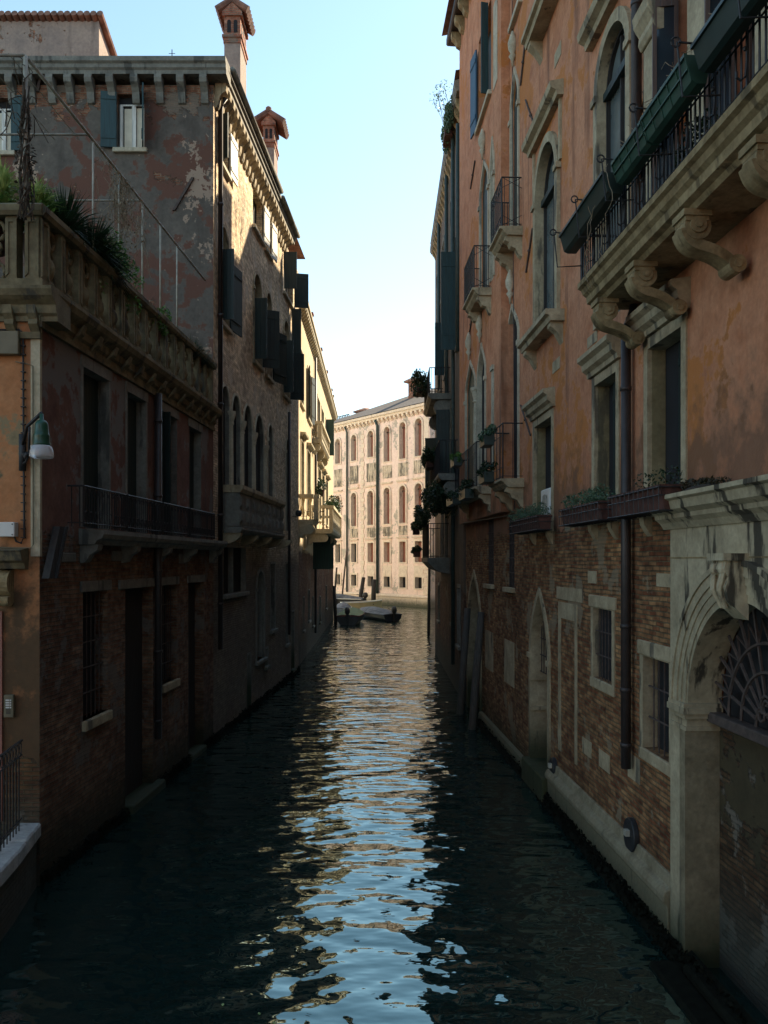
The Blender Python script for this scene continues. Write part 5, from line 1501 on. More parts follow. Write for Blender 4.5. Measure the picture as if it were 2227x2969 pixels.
o = window(H, R, 21.0, 23.0, -0.4, 3.6, kind='gothic', zs=2.3, depth=0.4, fill='oldwood', trim=0.17, tm='stone', tw=0.03, sill=False, name='water_door', n=12)
for a, b in ((19.2, 20.1), (16.9, 17.65)):
    window(H, R, a, b, 3.45, 4.95, depth=0.07, fill='void', tm='stone', sill=True, iron=True)
for a, b in ((19.25, 20.3), (16.9, 17.9)):
    mb = MB(); wbox(mb, R, a, b, 1.45, 2.35, -0.02, 0.012); mb.build('blind_panel', M['stone'], t4)
mb = MB(); ring(mb, R, [(12.5, 1.0), (12.5, 3.1), (13.3, 3.1), (13.3, 1.0)], [(12.38, 1.0), (12.38, 3.35), (13.45, 3.35), (13.45, 1.0)], -0.02, 0.012); mb.build('blocked_door_frame', M['stone'], t4)
# --- portal
AC, AR, ZS = 7.2, 1.1, 2.55
P = shape('round', AC - AR, AC + AR, -0.6, ZS + AR, ZS, n=18)
H.hole(R, shape('round', AC - AR, AC + AR, -0.6, ZS + AR, ZS, off=0.01, n=18), 0.5)
mb = MB(); holed(mb, R, [(4.4, -0.6), (4.4, 4.33), (8.73, 4.33), (8.73, -0.6)], [(P, 0.34)], 0.09, 0.06)
portal = mb.build('portal', M['stone_portal'], t4, fix=False)
for r0, r1, e in ((1.12, 1.2, 0.072), (1.2, 1.27, 0.084), (1.27, 1.36, 0.1), (1.36, 1.41, 0.118)):
    A = [(AC - r0 * cos(pi * k / 36), ZS + 0.05 + (r0) * sin(pi * k / 36)) for k in range(37)]
    B = [(AC - r1 * cos(pi * k / 36), ZS + 0.05 + (r1) * sin(pi * k / 36)) for k in range(37)]
    mb = MB(); ring(mb, R, A, B, 0.05, e); mb.build('arch_moulding', M['stone_portal'], portal)
for s_ in (-1, 1):        # imposts wrap the jambs
    e = AC + s_ * AR
    lo, hi = (e - 0.012 * s_), (e + 0.34 * s_)
    for z0, z1, x in ((2.33, 2.37, 0.015), (2.37, 2.45, 0.0), (2.45, 2.5, 0.03), (2.5, 2.56, 0.055), (2.56, 2.6, 0.04)):
        mb = MB(); a, b = sorted((e - s_ * (0.005 + x), e + s_ * 0.36)); wbox(mb, R, a, b, z0, z1 - 0.0, -0.27, 0.07 + x); mb.build('impost', M['stone_portal'], portal)
    mb = MB(); a, b = sorted((e - s_ * 0.004, e + s_ * 0.13)); wbox(mb, R, a, b, -0.5, 2.33, -0.275, 0.085); mb.build('jamb', M['stone_rough'], portal)
mb = MB(); sweep(mb, R, 4.3, 8.86, [(0.0, 4.32), (0.08, 4.32), (0.12, 4.38), (0.17, 4.42), (0.18, 4.46), (0.24, 4.5), (0.26, 4.58), (0.3, 4.6), (0.3, 4.64), (0, 4.67)]); mb.build('cornice', M['stone_portal'], portal)
mb = MB(); wbox(mb, R, 4.4, 8.73, 4.02, 4.035, 0.05, 0.066); mb.build('string_line', M['stone_dirty'], portal)
mb = MB()        # keystone, a carved scroll
sweep(mb, R, AC - 0.13, AC + 0.13, [(0.05, 4.0), (0.24, 4.0), (0.26, 3.93), (0.22, 3.86), (0.25, 3.78), (0.22, 3.66), (0.12, 3.56), (0.05, 3.5)])
for s_ in (-1, 1): mb.ball(R.P(AC + s_ * 0.08, 3.93, 0.24), 0.05, 0.05, 0.06, 8, 6); mb.tube([R.P(AC + s_ * 0.09, 3.9, 0.25), R.P(AC + s_ * 0.06, 3.75, 0.27), R.P(AC + s_ * 0.03, 3.6, 0.2)], 0.025, 6)
wbox(mb, R, AC - 0.16, AC + 0.16, 4.0, 4.06, 0.05, 0.28)
mb.build('keystone', M['stone_portal'], portal)
mb = MB(); wbox(mb, R, 5.9, 8.4, -0.5, 0.05, 0.05, 0.42); wbox(mb, R, 6.2, 8.1, 0.05, 0.16, 0.05, 0.2); mb.build('water_step', M['weed'], portal, bevel=0.03)
mb = MB(); polyfill(mb, R, [(AC - AR - 0.02, -0.6), (AC - AR - 0.02, 2.45), (AC + AR + 0.02, 2.45), (AC + AR + 0.02, -0.6)], -0.26); mb.build('infill_wall', M['plaster_olive'], portal, fix=False)
mb = MB(); polyfill(mb, R, shape('round', AC - AR, AC + AR, 2.4, ZS + AR, ZS, off=0.02, n=18), -0.3); mb.build('fanlight', M['void'], portal, fix=False)
mb = MB(); wbox(mb, R, AC - AR, AC + AR, 2.42, 2.52, -0.27, -0.13); mb.build('beam', M['rust'], portal, bevel=0.01)
mb = MB()
for k in range(1, 12):
    a = pi * k / 12; mb.tube([R.P(AC - 0.22 * cos(a), 2.54 + 0.22 * sin(a), -0.2), R.P(AC - 1.08 * cos(a), 2.54 + 1.06 * sin(a), -0.2)], 0.016, 5)
for r in (0.22, 0.5, 0.75):
    mb.tube([R.P(AC - r * cos(pi * k / 24), 2.54 + r * sin(pi * k / 24), -0.19) for k in range(25)], 0.017, 5)
for k in range(12):
    a = pi * (k + 0.5) / 12
    mb.tube([R.P(AC - 0.75 * cos(a - pi / 24), 2.54 + 0.75 * sin(a - pi / 24), -0.2), R.P(AC - 0.98 * cos(a), 2.54 + 0.96 * sin(a), -0.2), R.P(AC - 0.75 * cos(a + pi / 24), 2.54 + 0.75 * sin(a + pi / 24), -0.2)], 0.012, 5)
for c_, r in ((-0.09, 0.07), (0.09, 0.07), (0.0, 0.1)):
    mb.tube([R.P(AC + c_ + r * cos(t * pi / 6) * (1 - t / 30), 2.66 + (0.09 if c_ == 0 else 0) + r * sin(t * pi / 6) * (1 - t / 30), -0.17) for t in range(18)], 0.014, 5)
mb.build('fan_grille', M['rust'], portal)
# --- walls
H.wall(R, [(2.4, -1), (2.4, ZR), (17.36, ZR), (17.36, 5.0), (23.5, 5.0), (23.5, -1)], M['plaster_pink'], 0.45)
HG.wall(RG, [(17.36, 5.0), (17.36, ZR), (23.5, ZR), (23.5, 5.0)], M['plaster_pink'], 0.6, name='wing_wall')
rx = lambda y: 3.45 - 0.05 * y
mb = MB(); block(mb, [(rx(2.5) + 0.5, 2.45), (13, 2.45), (13, 23.45), (rx(23.4) + 0.5, 23.4)], -1, ZR); mb.build('core', M['plaster_pink'], t4)
# base ledge and seaweed strip
mb = MB(); sweep(mb, R, 8.75, 13.85, [(-0.02, 0.72), (0.03, 0.72), (0.05, 0.6), (0.1, 0.58), (0.13, 0.52), (0.13, 0.46), (0.09, 0.42), (0.05, -0.6), (-0.02, -0.6)]); mb.build('base_ledge', M['stone_ledge'], t4, bevel=0.01)
mb = MB(); sweep(mb, R, 15.55, 20.8, [(-0.02, 0.3), (0.08, 0.28), (0.1, 0.2), (0.06, -0.6), (-0.02, -0.6)]); mb.build('base_ledge', M['stone_ledge'], t4)
mb = MB(); rg = random.Random(11)
for _ in range(3400):
    u = rg.uniform(4, 21) if rg.random() < 0.3 else rg.uniform(4, 14); z = rg.uniform(-0.03, 0.2); w_ = 0.09 + rg.uniform(0, 0.1) * (1 - max(0, z) / 0.24)
    c_ = R.P(u, z, w_); leaves(mb, c_, (0.02, 0.03, 0.02), 1, 0.035, rg)
sweep(mb, R, 4, 21, [(0.02, 0.18), (0.1, 0.12), (0.16, 0.02), (0.2, -0.3), (0.02, -0.3)])
o = mb.build('seaweed_crust', M['weed'], t4); o['kind'] = 'stuff'
# eaves
mb = MB(); sweep(mb, RG, 17.36, 23.9, [(-0.3, ZR), (0.28, ZR + 0.02), (0.32, ZR + 0.05), (0.32, ZR + 0.2), (-0.3, ZR + 0.3)]); sweep(mb, R, 2.4, 17.36, [(-0.3, ZR), (0.55, ZR + 0.02), (0.6, ZR + 0.2), (-0.3, ZR + 0.3)]); cor = mb.build('eaves', M['pipe'], t4)
for k in range(9):
    u = 17.6 + k * 0.7; mb = MB(); sweep(mb, RG, u, u + 0.22, [(0, ZR), (0.26, ZR), (0.24, ZR - 0.14), (0.15, ZR - 0.22), (0.1, ZR - 0.34), (0, ZR - 0.4)]); mb.build('bracket', M['stone_dirty'], cor)
mb = MB(); mb.face([R.P(2.4, ZR + 0.3, 0.6), RG.P(23.9, ZR + 0.3, 0.45), (8, 23.9, ZR + 1.6), (8, 2.4, ZR + 1.6)]); mb.face([(8, 2.4, ZR + 1.6), (8, 23.9, ZR + 1.6), (13, 23.9, ZR), (13, 2.4, ZR)]); mb.build('roof', M['tile'], t4, fix=False)
# rings of metal: round outflow covers
G6 = 'round black covers at the foot of the brick wall'
for u, z, lab, r in ((9.98, 0.76, 'larger round black cover on the brick wall below the drainpipe', 0.19), (14.0 - 0.35, 0.66, 'smaller round black cover beside the pointed water door', 0.15)):
    c = R.P(u, z, 0.06); t = thing('round_cover', lab, 'cover', c, 0, G6)
    mb = MB(); k = 24
    mb.prism([R.P(u + r * cos(2 * pi * j / k), z + r * 1.08 * sin(2 * pi * j / k), 0.0) for j in range(k)], R.V(w=0.07)); mb.build('disc', M['iron'], t, bevel=0.01)
    mb = MB(); wbox(mb, R, u - 0.05, u + 0.03, z, z + 0.07, 0.07, 0.12); mb.build('handle', M['galv'], t)
# air conditioner in the first middle window
t = thing('air_conditioner', 'white air-conditioning unit standing in the bottom of the pink palace window', 'air conditioner', R.P(14.05, 4.66, -0.1))
mb = MB(); wbox(mb, R, 13.9, 14.5, 4.68, 5.2, -0.2, 0.04); mb.build('casing', M['whitepaint'], t, bevel=0.02)
mb = MB()
for k in range(14): mb.tube([R.P(14.2 + 0.17 * cos(2 * pi * j / 16), 4.94 + 0.17 * sin(2 * pi * j / 16), 0.045) for j in range(17)] if k == 0 else [R.P(14.03, 4.8 + k * 0.022, 0.046), R.P(14.37, 4.8 + k * 0.022, 0.046)], 0.004, 4)
mb.build('fan_grille', M['galv'], t)
t = thing('weed_clump', 'dark dried weed clump growing on top of the portal cornice', 'weeds', R.P(8.0, 4.67, 0.1))
mb = MB(); rg = random.Random(21)
for _ in range(16): leaves(mb, R.P(7.9 + rg.gauss(0, 0.22), 4.68 + abs(rg.gauss(0, 0.04)), 0.1), (0.07, 0.12, 0.05), 60, 0.02, rg)
mb.build('foliage', M['weed_brown'], t, fix=False)
mb = MB(); mb.ball(R.P(7.9, 4.66, 0.1), 0.1, 0.4, 0.05, 12, 6); mb.build('root_mat', M['soil'], t)
# flower boxes on the sills
def flower_box(px0, px1, z0, z1, lab, mat, dens, seed, Wl=R, w0=0.12, w1=0.34):
    u0, u1 = Wl.u_at(px1, w1), Wl.u_at(px0, w1)
    t = thing('flower_box', lab, 'flower box', Wl.P((u0 + u1) / 2, z0, w0), 0, 'terracotta flower boxes on the window sills of the pink palace')
    mb = MB(); mb.prism([Wl.P(u0, z1, w0), Wl.P(u0, z1, w1), Wl.P(u0, z0, w1 - 0.04), Wl.P(u0, z0, w0 + 0.02)], Wl.V(u=u1 - u0)); wbox(mb, Wl, u0 - 0.01, u1 + 0.01, z1 - 0.03, z1 + 0.004, w0 - 0.008, w1 + 0.012)
    mb.build('box', M['terracotta'], t)
    mb = MB()
    for z in (z1 - 0.02, z1 - 0.1, z0 - 0.01): mb.tube([Wl.P(u0 - 0.02, z, w0), Wl.P(u0 - 0.02, z, w1 + 0.02), Wl.P(u1 + 0.02, z, w1 + 0.02), Wl.P(u1 + 0.02, z, w0)], 0.006, 4)
    k = int((u1 - u0) / 0.14)
    for j in range(k + 1):
        u = u0 + (u1 - u0) * j / k; mb.tube([Wl.P(u, z1, w1 + 0.02), Wl.P(u, z0 - 0.01, w1 + 0.015), Wl.P(u, z0 - 0.02, w0)], 0.005, 4)
    mb.build('basket', M['iron'], t)
    mb = MB(); wbox(mb, Wl, u0 + 0.02, u1 - 0.02, z1 - 0.02, z1 + 0.0075, w0 + 0.02, w1 - 0.03); mb.build('soil', M['soil'], t)
    rg = random.Random(seed); mb = MB()
    for j in range(dens):
        c = Wl.P(rg.uniform(u0 + 0.05, u1 - 0.05), z1 + rg.uniform(0.02, 0.14), (w0 + w1) / 2 + rg.uniform(-0.05, 0.08)); leaves(mb, c, (0.12, 0.12, 0.1), 55, 0.02, rg)
    mb.build('foliage', M[mat], t, fix=False)
flower_box(1480, 1560, 4.5, 4.72, 'flower box with feathery green plants on the sill of the window with the air conditioner', 'leaf_grey', 26, 41)
flower_box(1625, 1738, 4.5, 4.72, 'flower box with pale green plants under the middle window left of the drainpipe', 'leaf_grey', 26, 42)
flower_box(1768, 1915, 4.5, 4.74, 'flower box with nearly bare soil under the window right of the drainpipe', 'leaf_dark', 3, 43)
# planters on the iron balconies of the wing
G7 = 'planters on the iron balconies of the wing'
def hang_plant(Wl, u, z, w, r, lab, seed, mat='leaf_dark', size=0.035):
    c = Wl.P(u, z, w); t = thing('hanging_planter', lab, 'planter', c, 0, G7); rg = random.Random(seed)
    mb = MB(); mb.prism([Wl.P(u - r[1] * 0.8, z, w - 0.1), Wl.P(u + r[1] * 0.8, z, w - 0.1), Wl.P(u + r[1] * 0.8, z, w + 0.1), Wl.P(u - r[1] * 0.8, z, w + 0.1)], (0, 0, -0.2)); mb.build('box', M['planter'], t)
    mb = MB(); bush(mb, c + Vector((0, 0, r[2] * 0.35)), r, rg, 9, 70, size); mb.build('foliage', M[mat], t, fix=False)
hang_plant(R, 17.1, 6.5, 0.52, (0.16, 0.35, 0.16), 'grey-green planter on top of the black iron balcony rail beside the tall column', 51, 'leaf_grey')
hang_plant(R, 17.0, 5.75, 0.55, (0.16, 0.4, 0.16), 'small planter hooked low on the black iron balcony beside the tall column', 52)
hang_plant(RG, 20.8, 6.5, 0.46, (0.16, 0.4, 0.18), 'planter with light green leaves on the far wing balcony rail', 53, 'leaf')
hang_plant(RG, 21.4, 5.6, 0.45, (0.2, 0.8, 0.25), 'dark trailing plants along the foot of the far wing balcony', 54)
hang_plant(RG, 19.4, 5.6, 0.42, (0.16, 0.6, 0.22), 'plants hanging below the near end of the far wing balcony', 55)
# leaning mooring timbers in front of the far water door
for x0, y0, x1, y1, zt, lab in ((2.2, 22.2, 1.93, 22.0, 2.75, 'left of two leaning dark mooring timbers before the gothic water door'), (2.35, 20.4, 2.02, 19.9, 2.75, 'right of two leaning dark mooring timbers before the gothic water door')):
    mb = MB(); mb.tube([(x1, y1, -0.8), ((x0 + x1) / 2, (y0 + y1) / 2, 1.1), (x0, y0, zt)], [0.1, 0.095, 0.085], 10)
    tag(mb.build('mooring_timber', M['pole'], smooth=True), lab, 'mooring post', 'leaning mooring timbers')
# ============================================================ 5. dark house, right far
D = Wall((2.22, 0), (0, 1), (-1, 0))
t5 = thing('shaded_house', 'dark shaded house beyond the pink palace, hung with shutters and planted balconies', 'house', (4, 30, 0))
H = House(t5)
ZD = 17.3
y0, y1 = 23.6, 36.6
wins = []
for (a, b, z0, z1) in ((24.6, 25.5, 10.4, 13.2), (29.5, 30.6, 10.6, 12.6), (32.6, 33.6, 10.6, 12.6), (27, 27.9, 13.8, 15.8), (31, 32, 13.8, 15.8), (34.5, 35.3, 13.8, 15.8), (27.0, 28.0, 6.7, 9.0), (30, 31, 6.7, 9.0), (33.5, 34.4, 6.7, 9.0), (26.5, 27.4, 2.0, 3.6), (29.5, 30.4, 4.2, 6.0), (31.5, 32.3, 4.2, 6.0), (33.5, 34.3, 1.6, 3.0), (24.5, 25.3, 1.5, 3.2)):
    wins.append(window(H, D, a, b, z0, z1, depth=0.2, fill='void', trim=0.1, tm='stone_grey'))
shutters(wins[0], D, [(25.5, 10.35, 13.3, 0.46, 92, 1)], 'greenblue')
shutters(wins[0], D, [(24.6, 10.35, 13.3, 0.3, 20, -1)], 'greendark')
shutters(wins[1], D, [(30.6, 10.7, 12.6, 0.34, 95, 1)], 'greenblue')
shutters(wins[6], D, [(28.0, 6.8, 9.0, 0.45, 80, 1)], 'greendark')
shutters(wins[8], D, [(34.5, 6.8, 9.0, 0.5, 85, 1)], 'greendark')
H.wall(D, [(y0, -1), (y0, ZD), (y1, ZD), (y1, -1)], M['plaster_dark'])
mb = MB(); block(mb, [(2.7, y0), (13, y0), (13, y1), (2.7, y1)], -1, ZD); block(mb, [(2.22, y1), (13, y1), (13, y1 + 0.1), (2.22, y1 + 0.1)], -1, ZD); mb.build('core', M['plaster_dark'], t5)
mb = MB(); sweep(mb, D, y0 + 0.3, y1 + 0.15, [(-0.2, ZD), (0.16, ZD), (0.22, ZD + 0.1), (0.22, ZD + 0.28), (-0.2, ZD + 0.4)]); cor = mb.build('cornice', M['stone_grey'], t5)
for j in range(24):
    u = 24.3 + j * 0.52; mb = MB(); sweep(mb, D, u, u + 0.2, [(0, ZD), (0.16, ZD), (0.14, ZD - 0.15), (0.06, ZD - 0.25), (0, ZD - 0.4)]); mb.build('bracket', M['stone_dirty'], cor)
mb = MB(); mb.face([(2.0, y0, ZD + 0.4), (2.0, y1, ZD + 0.4), (7, y1, ZD + 1.2), (7, y0, ZD + 1.2)]); mb.face([(7, y0, ZD + 1.2), (7, y1, ZD + 1.2), (13, y1, ZD + 0.3), (13, y0, ZD + 0.3)]); rf = mb.build('roof', M['tile'], t5, fix=False)
mb = MB(); mb.box((4.2, 30.4, ZD), (8, 36.4, 21.6)); mb.build('attic_room', M['plaster_mauve_light'], rf)  # unseen block sized to cast its shadow on the brick palace's upper wall
mb = MB(); mb.box((3.3, 26.6, ZD), (4.1, 27.5, 20.6)); mb.build('chimney', M['redbrick'], rf)
mb = MB(); mb.box((2.25, 28.6, ZD + 0.2), (2.55, 29.0, ZD + 0.9)); mb.box((2.2, 28.55, ZD + 0.9), (2.6, 29.05, ZD + 1.0)); mb.build('chimney', M['redbrick'], rf)
for u, w_, zt, zb in ((26.0, 0.1, 17.2, 0.8), (24.2, 0.1, 16.5, 10.0), (29.0, 0.08, 17.2, 6.0), (33.0, 0.08, 17.2, 7.0)):
    mb = MB(); mb.tube([D.P(u, zt, w_), D.P(u, zb, w_)], 0.06, 8); mb.build('drainpipe', M['pipe_green'], t5, smooth=True)
def dbal(u0, u1, z, zt, w, curved=False):
    mb = MB()
    if curved: sweep(mb, D, u0, u1, [(-0.02, z - 0.55), (w * 0.35, z - 0.5), (w * 0.7, z - 0.38), (w * 0.92, z - 0.2), (w, z - 0.16), (w, z), (-0.02, z)])
    else: sweep(mb, D, u0, u1, [(-0.02, z - 0.2), (w - 0.1, z - 0.2), (w, z - 0.1), (w, z), (-0.02, z)])
    bo = mb.build('balcony', M['stone_grey'], t5)
    mb = MB(); railing(mb, D, u0 + 0.04, u1 - 0.04, z, zt, w - 0.04, 0.11, 0.01, ends=0.02); mb.build('railing', M['iron'], bo)
    if not curved:
        for u in (u0 + 0.1, u1 - 0.35):
            mb = MB(); sweep(mb, D, u, u + 0.25, [(w_, z - 0.2 + z_) for w_, z_ in scroll_profile(w * 0.75, 0.7)]); mb.build('bracket', M['stone_grey'], bo)
dbal(28.0, 31.5, 9.55, 10.4, 0.75)
dbal(25.2, 30.5, 6.6, 7.6, 0.6)
dbal(28.5, 33.0, 4.1, 5.25, 0.75, True)
G8 = 'plant masses on the balconies of the shaded house'
def dplant(u, z, w, r, lab, seed, size=0.05, cl=20, mat='leaf_dark'):
    c = D.P(u, z, w); t = thing('balcony_shrub', lab, 'shrub', c, 0, G8); rg = random.Random(seed)
    mb = MB(); bush(mb, c, r, rg, cl, 110, size); mb.build('foliage', M[mat], t, fix=False)
    mb = MB(); mb.box((c.x - 0.12, c.y - 0.4, c.z - r[2] * 0.5 - 0.2), (c.x + 0.12, c.y + 0.4, c.z - r[2] * 0.5)); mb.build('trough', M['terracotta'], t)
dplant(30.0, 10.25, 0.95, (0.3, 1.0, 0.35), 'round dark shrub on the topmost balcony of the shaded house', 61)
dplant(28.3, 7.4, 0.7, (0.22, 1.2, 0.25), 'dark flower trough on the rail of the middle balcony of the shaded house', 62)
dplant(26.8, 5.95, 0.55, (0.42, 1.7, 0.5), 'big ivy-like mass hanging below the middle balcony of the shaded house', 63, cl=34)
dplant(29.8, 5.6, 0.85, (0.25, 1.6, 0.45), 'dark hanging foliage between the middle and the lowest balcony of the shaded house', 64)
dplant(32.6, 5.3, 0.98, (0.2, 0.6, 0.2), 'flower trough at the far end of the lowest balcony of the shaded house', 65, cl=10)
dplant(32.9, 4.4, 0.95, (0.2, 0.4, 0.14), 'small plant poking out low at the far end of the lowest balcony', 66, cl=8)
dplant(26.2, ZD + 0.05, 0.25, (0.14, 1.2, 0.32), 'plants spilling over the eaves of the shaded house beside the black pipe', 67, mat='leaf_grey')
t = thing('roof_sapling', 'thin sapling on the roof edge against the sky', 'sapling', (2.1, 27.2, ZD + 0.3)); rg = random.Random(9)
mb = MB(); st_ = MB()
for k in range(9):
    p = Vector((2.1, 27.2, ZD + 0.3)); P_ = [p.copy()]
    d_ = Vector((rg.uniform(-0.5, 0.2), rg.uniform(-0.6, 0.3), rg.uniform(0.7, 1.2)))
    for q in range(6): p = p + d_ * 0.2 + Vector((rg.gauss(0, 0.03), rg.gauss(0, 0.03), 0)); P_.append(p.copy())
    st_.tube(P_, 0.008, 4); leaves(mb, p, (0.16, 0.16, 0.2), 22, 0.035, rg)
st_.build('stem', M['twig'], t); mb.build('foliage', M['leaf_grey'], t, fix=False)

# ============================================================ 6. added unseen buildings: right house blocks low sun, left palace bounces it
t6 = thing('side_canal_house', 'plain rendered house across the side canal behind the shaded house', 'house', (10, 52, 0))
mb = MB(); block(mb, [(8.5, 42), (20, 42), (20, 73), (8.9, 73)], -1, 17); mb.build('wall', M['plaster_cream'], t6)
mb = MB()
for j in range(6):
    for z in (4, 8, 12): mb.box((8.46, 43.4 + j * 2.8, z), (8.49, 44.4 + j * 2.8, z + 1.9))
mb.build('window', M['greendark'], t6)
mb = MB(); mb.box((8.2, 41.7, 17), (20.3, 73.3, 17.3)); mb.build('roof', M['tile'], t6)

F = long_wall(57.66, -0.755, -1)
fd, fn = F.d, F.n
OB = Vector((-5, 83)) + Vector((fn.x, fn.y)) * 23 - Vector((fd.x, fd.y)) * 22
B = Wall((OB.x, OB.y), (fd.x, fd.y), (-fn.x, -fn.y))
t7 = thing('bank_palace', 'long pale palace on the opposite bank of the side canal, hidden behind the left houses', 'palace', (OB.x, OB.y, 0))
H = House(t7)
for j in range(9):
    for z in (2.5, 7.5, 12.5, 17.2):
        if j % 3 == 1 or z > 12: window(H, B, 2.0 + j * 5.0, 3.2 + j * 5.0, z, z + 2.2, depth=0.2, fill='glass', tm='stone_clean', sill=True)
H.wall(B, [(-1, -1), (-1, 21), (47, 21), (47, -1)], M['plaster_bank'])
mb = MB(); q0, q1, q2, q3 = B.P(-1, 0, -0.5), B.P(47, 0, -0.5), B.P(47, 0, -8), B.P(-1, 0, -8); block(mb, [(p.x, p.y) for p in (q0, q1, q2, q3)], -1, 21); mb.build('core', M['plaster_bank'], t7)
mb = MB(); sweep(mb, B, -1.2, 47.2, [(-0.3, 21), (0.4, 21), (0.5, 21.3), (-8.2, 21.5), (-8.2, 21)]); mb.build('cornice', M['stone_clean'], t7)

# ============================================================ unseen houses behind the bridge, added to darken the near walls
for lab, x0, x1, ya, yb, h, mt in (('plain ochre house behind the bridge on the left bank', -14, -5.2, -30, -6, 12, 'plaster_orange'), ('plain pink house behind the bridge on the right bank', 4.3, 13, -30, -1.5, 15, 'plaster_pink')):
    t_ = thing('bank_house', lab, 'house', ((x0 + x1) / 2, (ya + yb) / 2, 0), 0)
    mb = MB(); block(mb, [(x0, ya), (x1, ya), (x1, yb), (x0, yb)], -1, h); mb.build('wall', M[mt], t_)
    mb = MB(); block(mb, [(x0 - 0.3, ya - 0.3), (x1 + 0.3, ya - 0.3), (x1 + 0.3, yb + 0.3), (x0 - 0.3, yb + 0.3)], h, h + 0.4); mb.build('roof', M['tile'], t_)
    xx = x1 if x0 < 0 else x0; s_ = 1 if x0 < 0 else -1
    for j in range(6):
        for z in (1.5, 5, 8.5):
            mb = MB(); y_ = ya + 2 + j * 3.8; mb.box((min(xx, xx + s_ * 0.03), y_, z), (max(xx, xx + s_ * 0.03), y_ + 0.9, z + 1.7)); mb.build('window', M['greendark'], t_)

# ============================================================ 7. far palace facing us
t8 = thing('far_palace', 'rose-cream palace closing the end of the canal with rows of arched windows', 'palace', (0, 76, 0))
H = House(t8)
ZF = 16.85
cxs = [981, 1027.5, 1076, 1123.5, 1169, 1215]
hw = [7, 7.5, 8.2, 8.5, 9, 10]
t1y = [1273, 1261, 1249, 1238, 1224, 1213]; t1b = [1344, 1336, 1325, 1338, 1330, 1322]
t2y = [1437, 1429, 1423, 1414, 1408, 1401]; t2b = [1531, 1526, 1522, 1519, 1516, 1512]
t3y = [1578, 1576, 1574, 1572, 1570, 1569]; t3b = [1630, 1630, 1630, 1630, 1630, 1630]
t4y = [1665, 1666, 1667, 1669, 1670, 1671]; t4b = [1695, 1698, 1700, 1702, 1704, 1706]
def fpan(u0, u1, z0, z1, m='stone_rose'):
    mb = MB(); wbox(mb, F, u0, u1, z0, z1, -0.01, 0.03)
    k = max(3, int((u1 - u0) / 0.24))
    for j in range(k):
        u = u0 + (u1 - u0) * (j + 0.5) / k; mb.lathe(F.P(u, z0, 0.04), [(0.08, 0), (0.04, 0.15), (0.09, 0.4), (0.04, 0.75), (0.08, z1 - z0)], 6)
    mb.build('balustrade_panel', M[m], t8)
for i, px in enumerate(cxs):
    wd = hw[i]
    u0, u1 = F.u_at(px + wd), F.u_at(px - wd)
    uc = (u0 + u1) / 2; u0, u1 = sorted((u0, u1)); w2 = (u1 - u0)
    for ty, tb, kind in ((t1y, t1b, 'round'), (t2y, t2b, 'round'), (t3y, t3b, 'rect'), (t4y, t4b, 'rect')):
        z1 = F.zat(uc, ty[i]); z0 = F.zat(uc, tb[i])
        if kind == 'round':
            o = window(H, F, u0, u1, z0, z1, kind='round', zs=z1 - w2 * 0.5, depth=0.35, fill='redwood', trim=0.16, tm='stone_rose', sill=True, tw=0.1, name='arched_window')
            mb = MB(); zz = z1 - w2 * 0.5; wbox(mb, F, u0, u1, zz - 0.06, zz + 0.06, -0.34, -0.22); mb.build('transom', M['brownwood'], o)
            mb = MB(); mb.face([F.P(u0, z0, -0.3), F.P(u0, zz, -0.3), F.P(u0 + w2 * 0.5, zz, -0.3), F.P(u0 + w2 * 0.5, z0, -0.3)]) if i < 3 else None
            if i < 3: mb.build('pane', M['glass_old'], o, fix=False)
            if ty is t2y: mb = MB(); sweep(mb, F, u0 - 0.35, u1 + 0.35, [(0, z1 + 0.35), (0.15, z1 + 0.35), (0.2, z1 + 0.5), (0, z1 + 0.52)]); mb.build('hood', M['stone_rose'], o)
        else:
            o = window(H, F, u0, u1, z0, z1, depth=0.35, fill='redwood' if (ty is t3y and i > 1) else 'void', trim=0.16, tm='stone_rose', sill=True, tw=0.08)
            if ty is t3y: mb = MB(); sweep(mb, F, u0 - 0.3, u1 + 0.3, [(0, z1 + 0.3), (0.18, z1 + 0.3), (0.22, z1 + 0.42), (0, z1 + 0.44)]); mb.build('hood', M['stone_rose'], o)
    z0 = F.zat(uc, t2y[i]) + 0.65; z1 = F.zat(uc, t1b[i]) - 0.35
    fpan(u0 - 0.25, u1 + 0.25, z0 + 0.2, min(z1, z0 + 1.9), 'stone_frieze')
    z0 = F.zat(uc, t3y[i]) + 0.55; z1 = F.zat(uc, t2b[i]) - 0.25
    if z1 - z0 > 0.3: fpan(u0 - 0.2, u1 + 0.2, z0, z1, 'stone_frieze')
    if i in (2, 3, 4, 5):
        mb = MB(); wbox(mb, F, u0 - 0.15, u1 + 0.15, F.zat(uc, t3b[i]) - 1.3, F.zat(uc, t3b[i]) - 0.3, -0.01, 0.05); mb.build('apron', M['stone_rose'], t8)
uL_, uR_ = F.u_at(925), F.u_at(1246)
uL_, uR_ = max(uL_, uR_), min(uL_, uR_)
H.wall(F, [(uR_, -1), (uR_, ZF), (uL_, ZF), (uL_, -1)], M['plaster_rose'])
mb = MB(); e0 = F.P(uR_, 0, 0); mb.prism([F.P(uR_ + 0.0, -1, -0.5), F.P(uL_, -1, -0.5), F.P(uL_, -1, -11), F.P(uR_, -1, -11)], (0, 0, ZF + 1)); mb.build('core', M['plaster_rose'], t8)
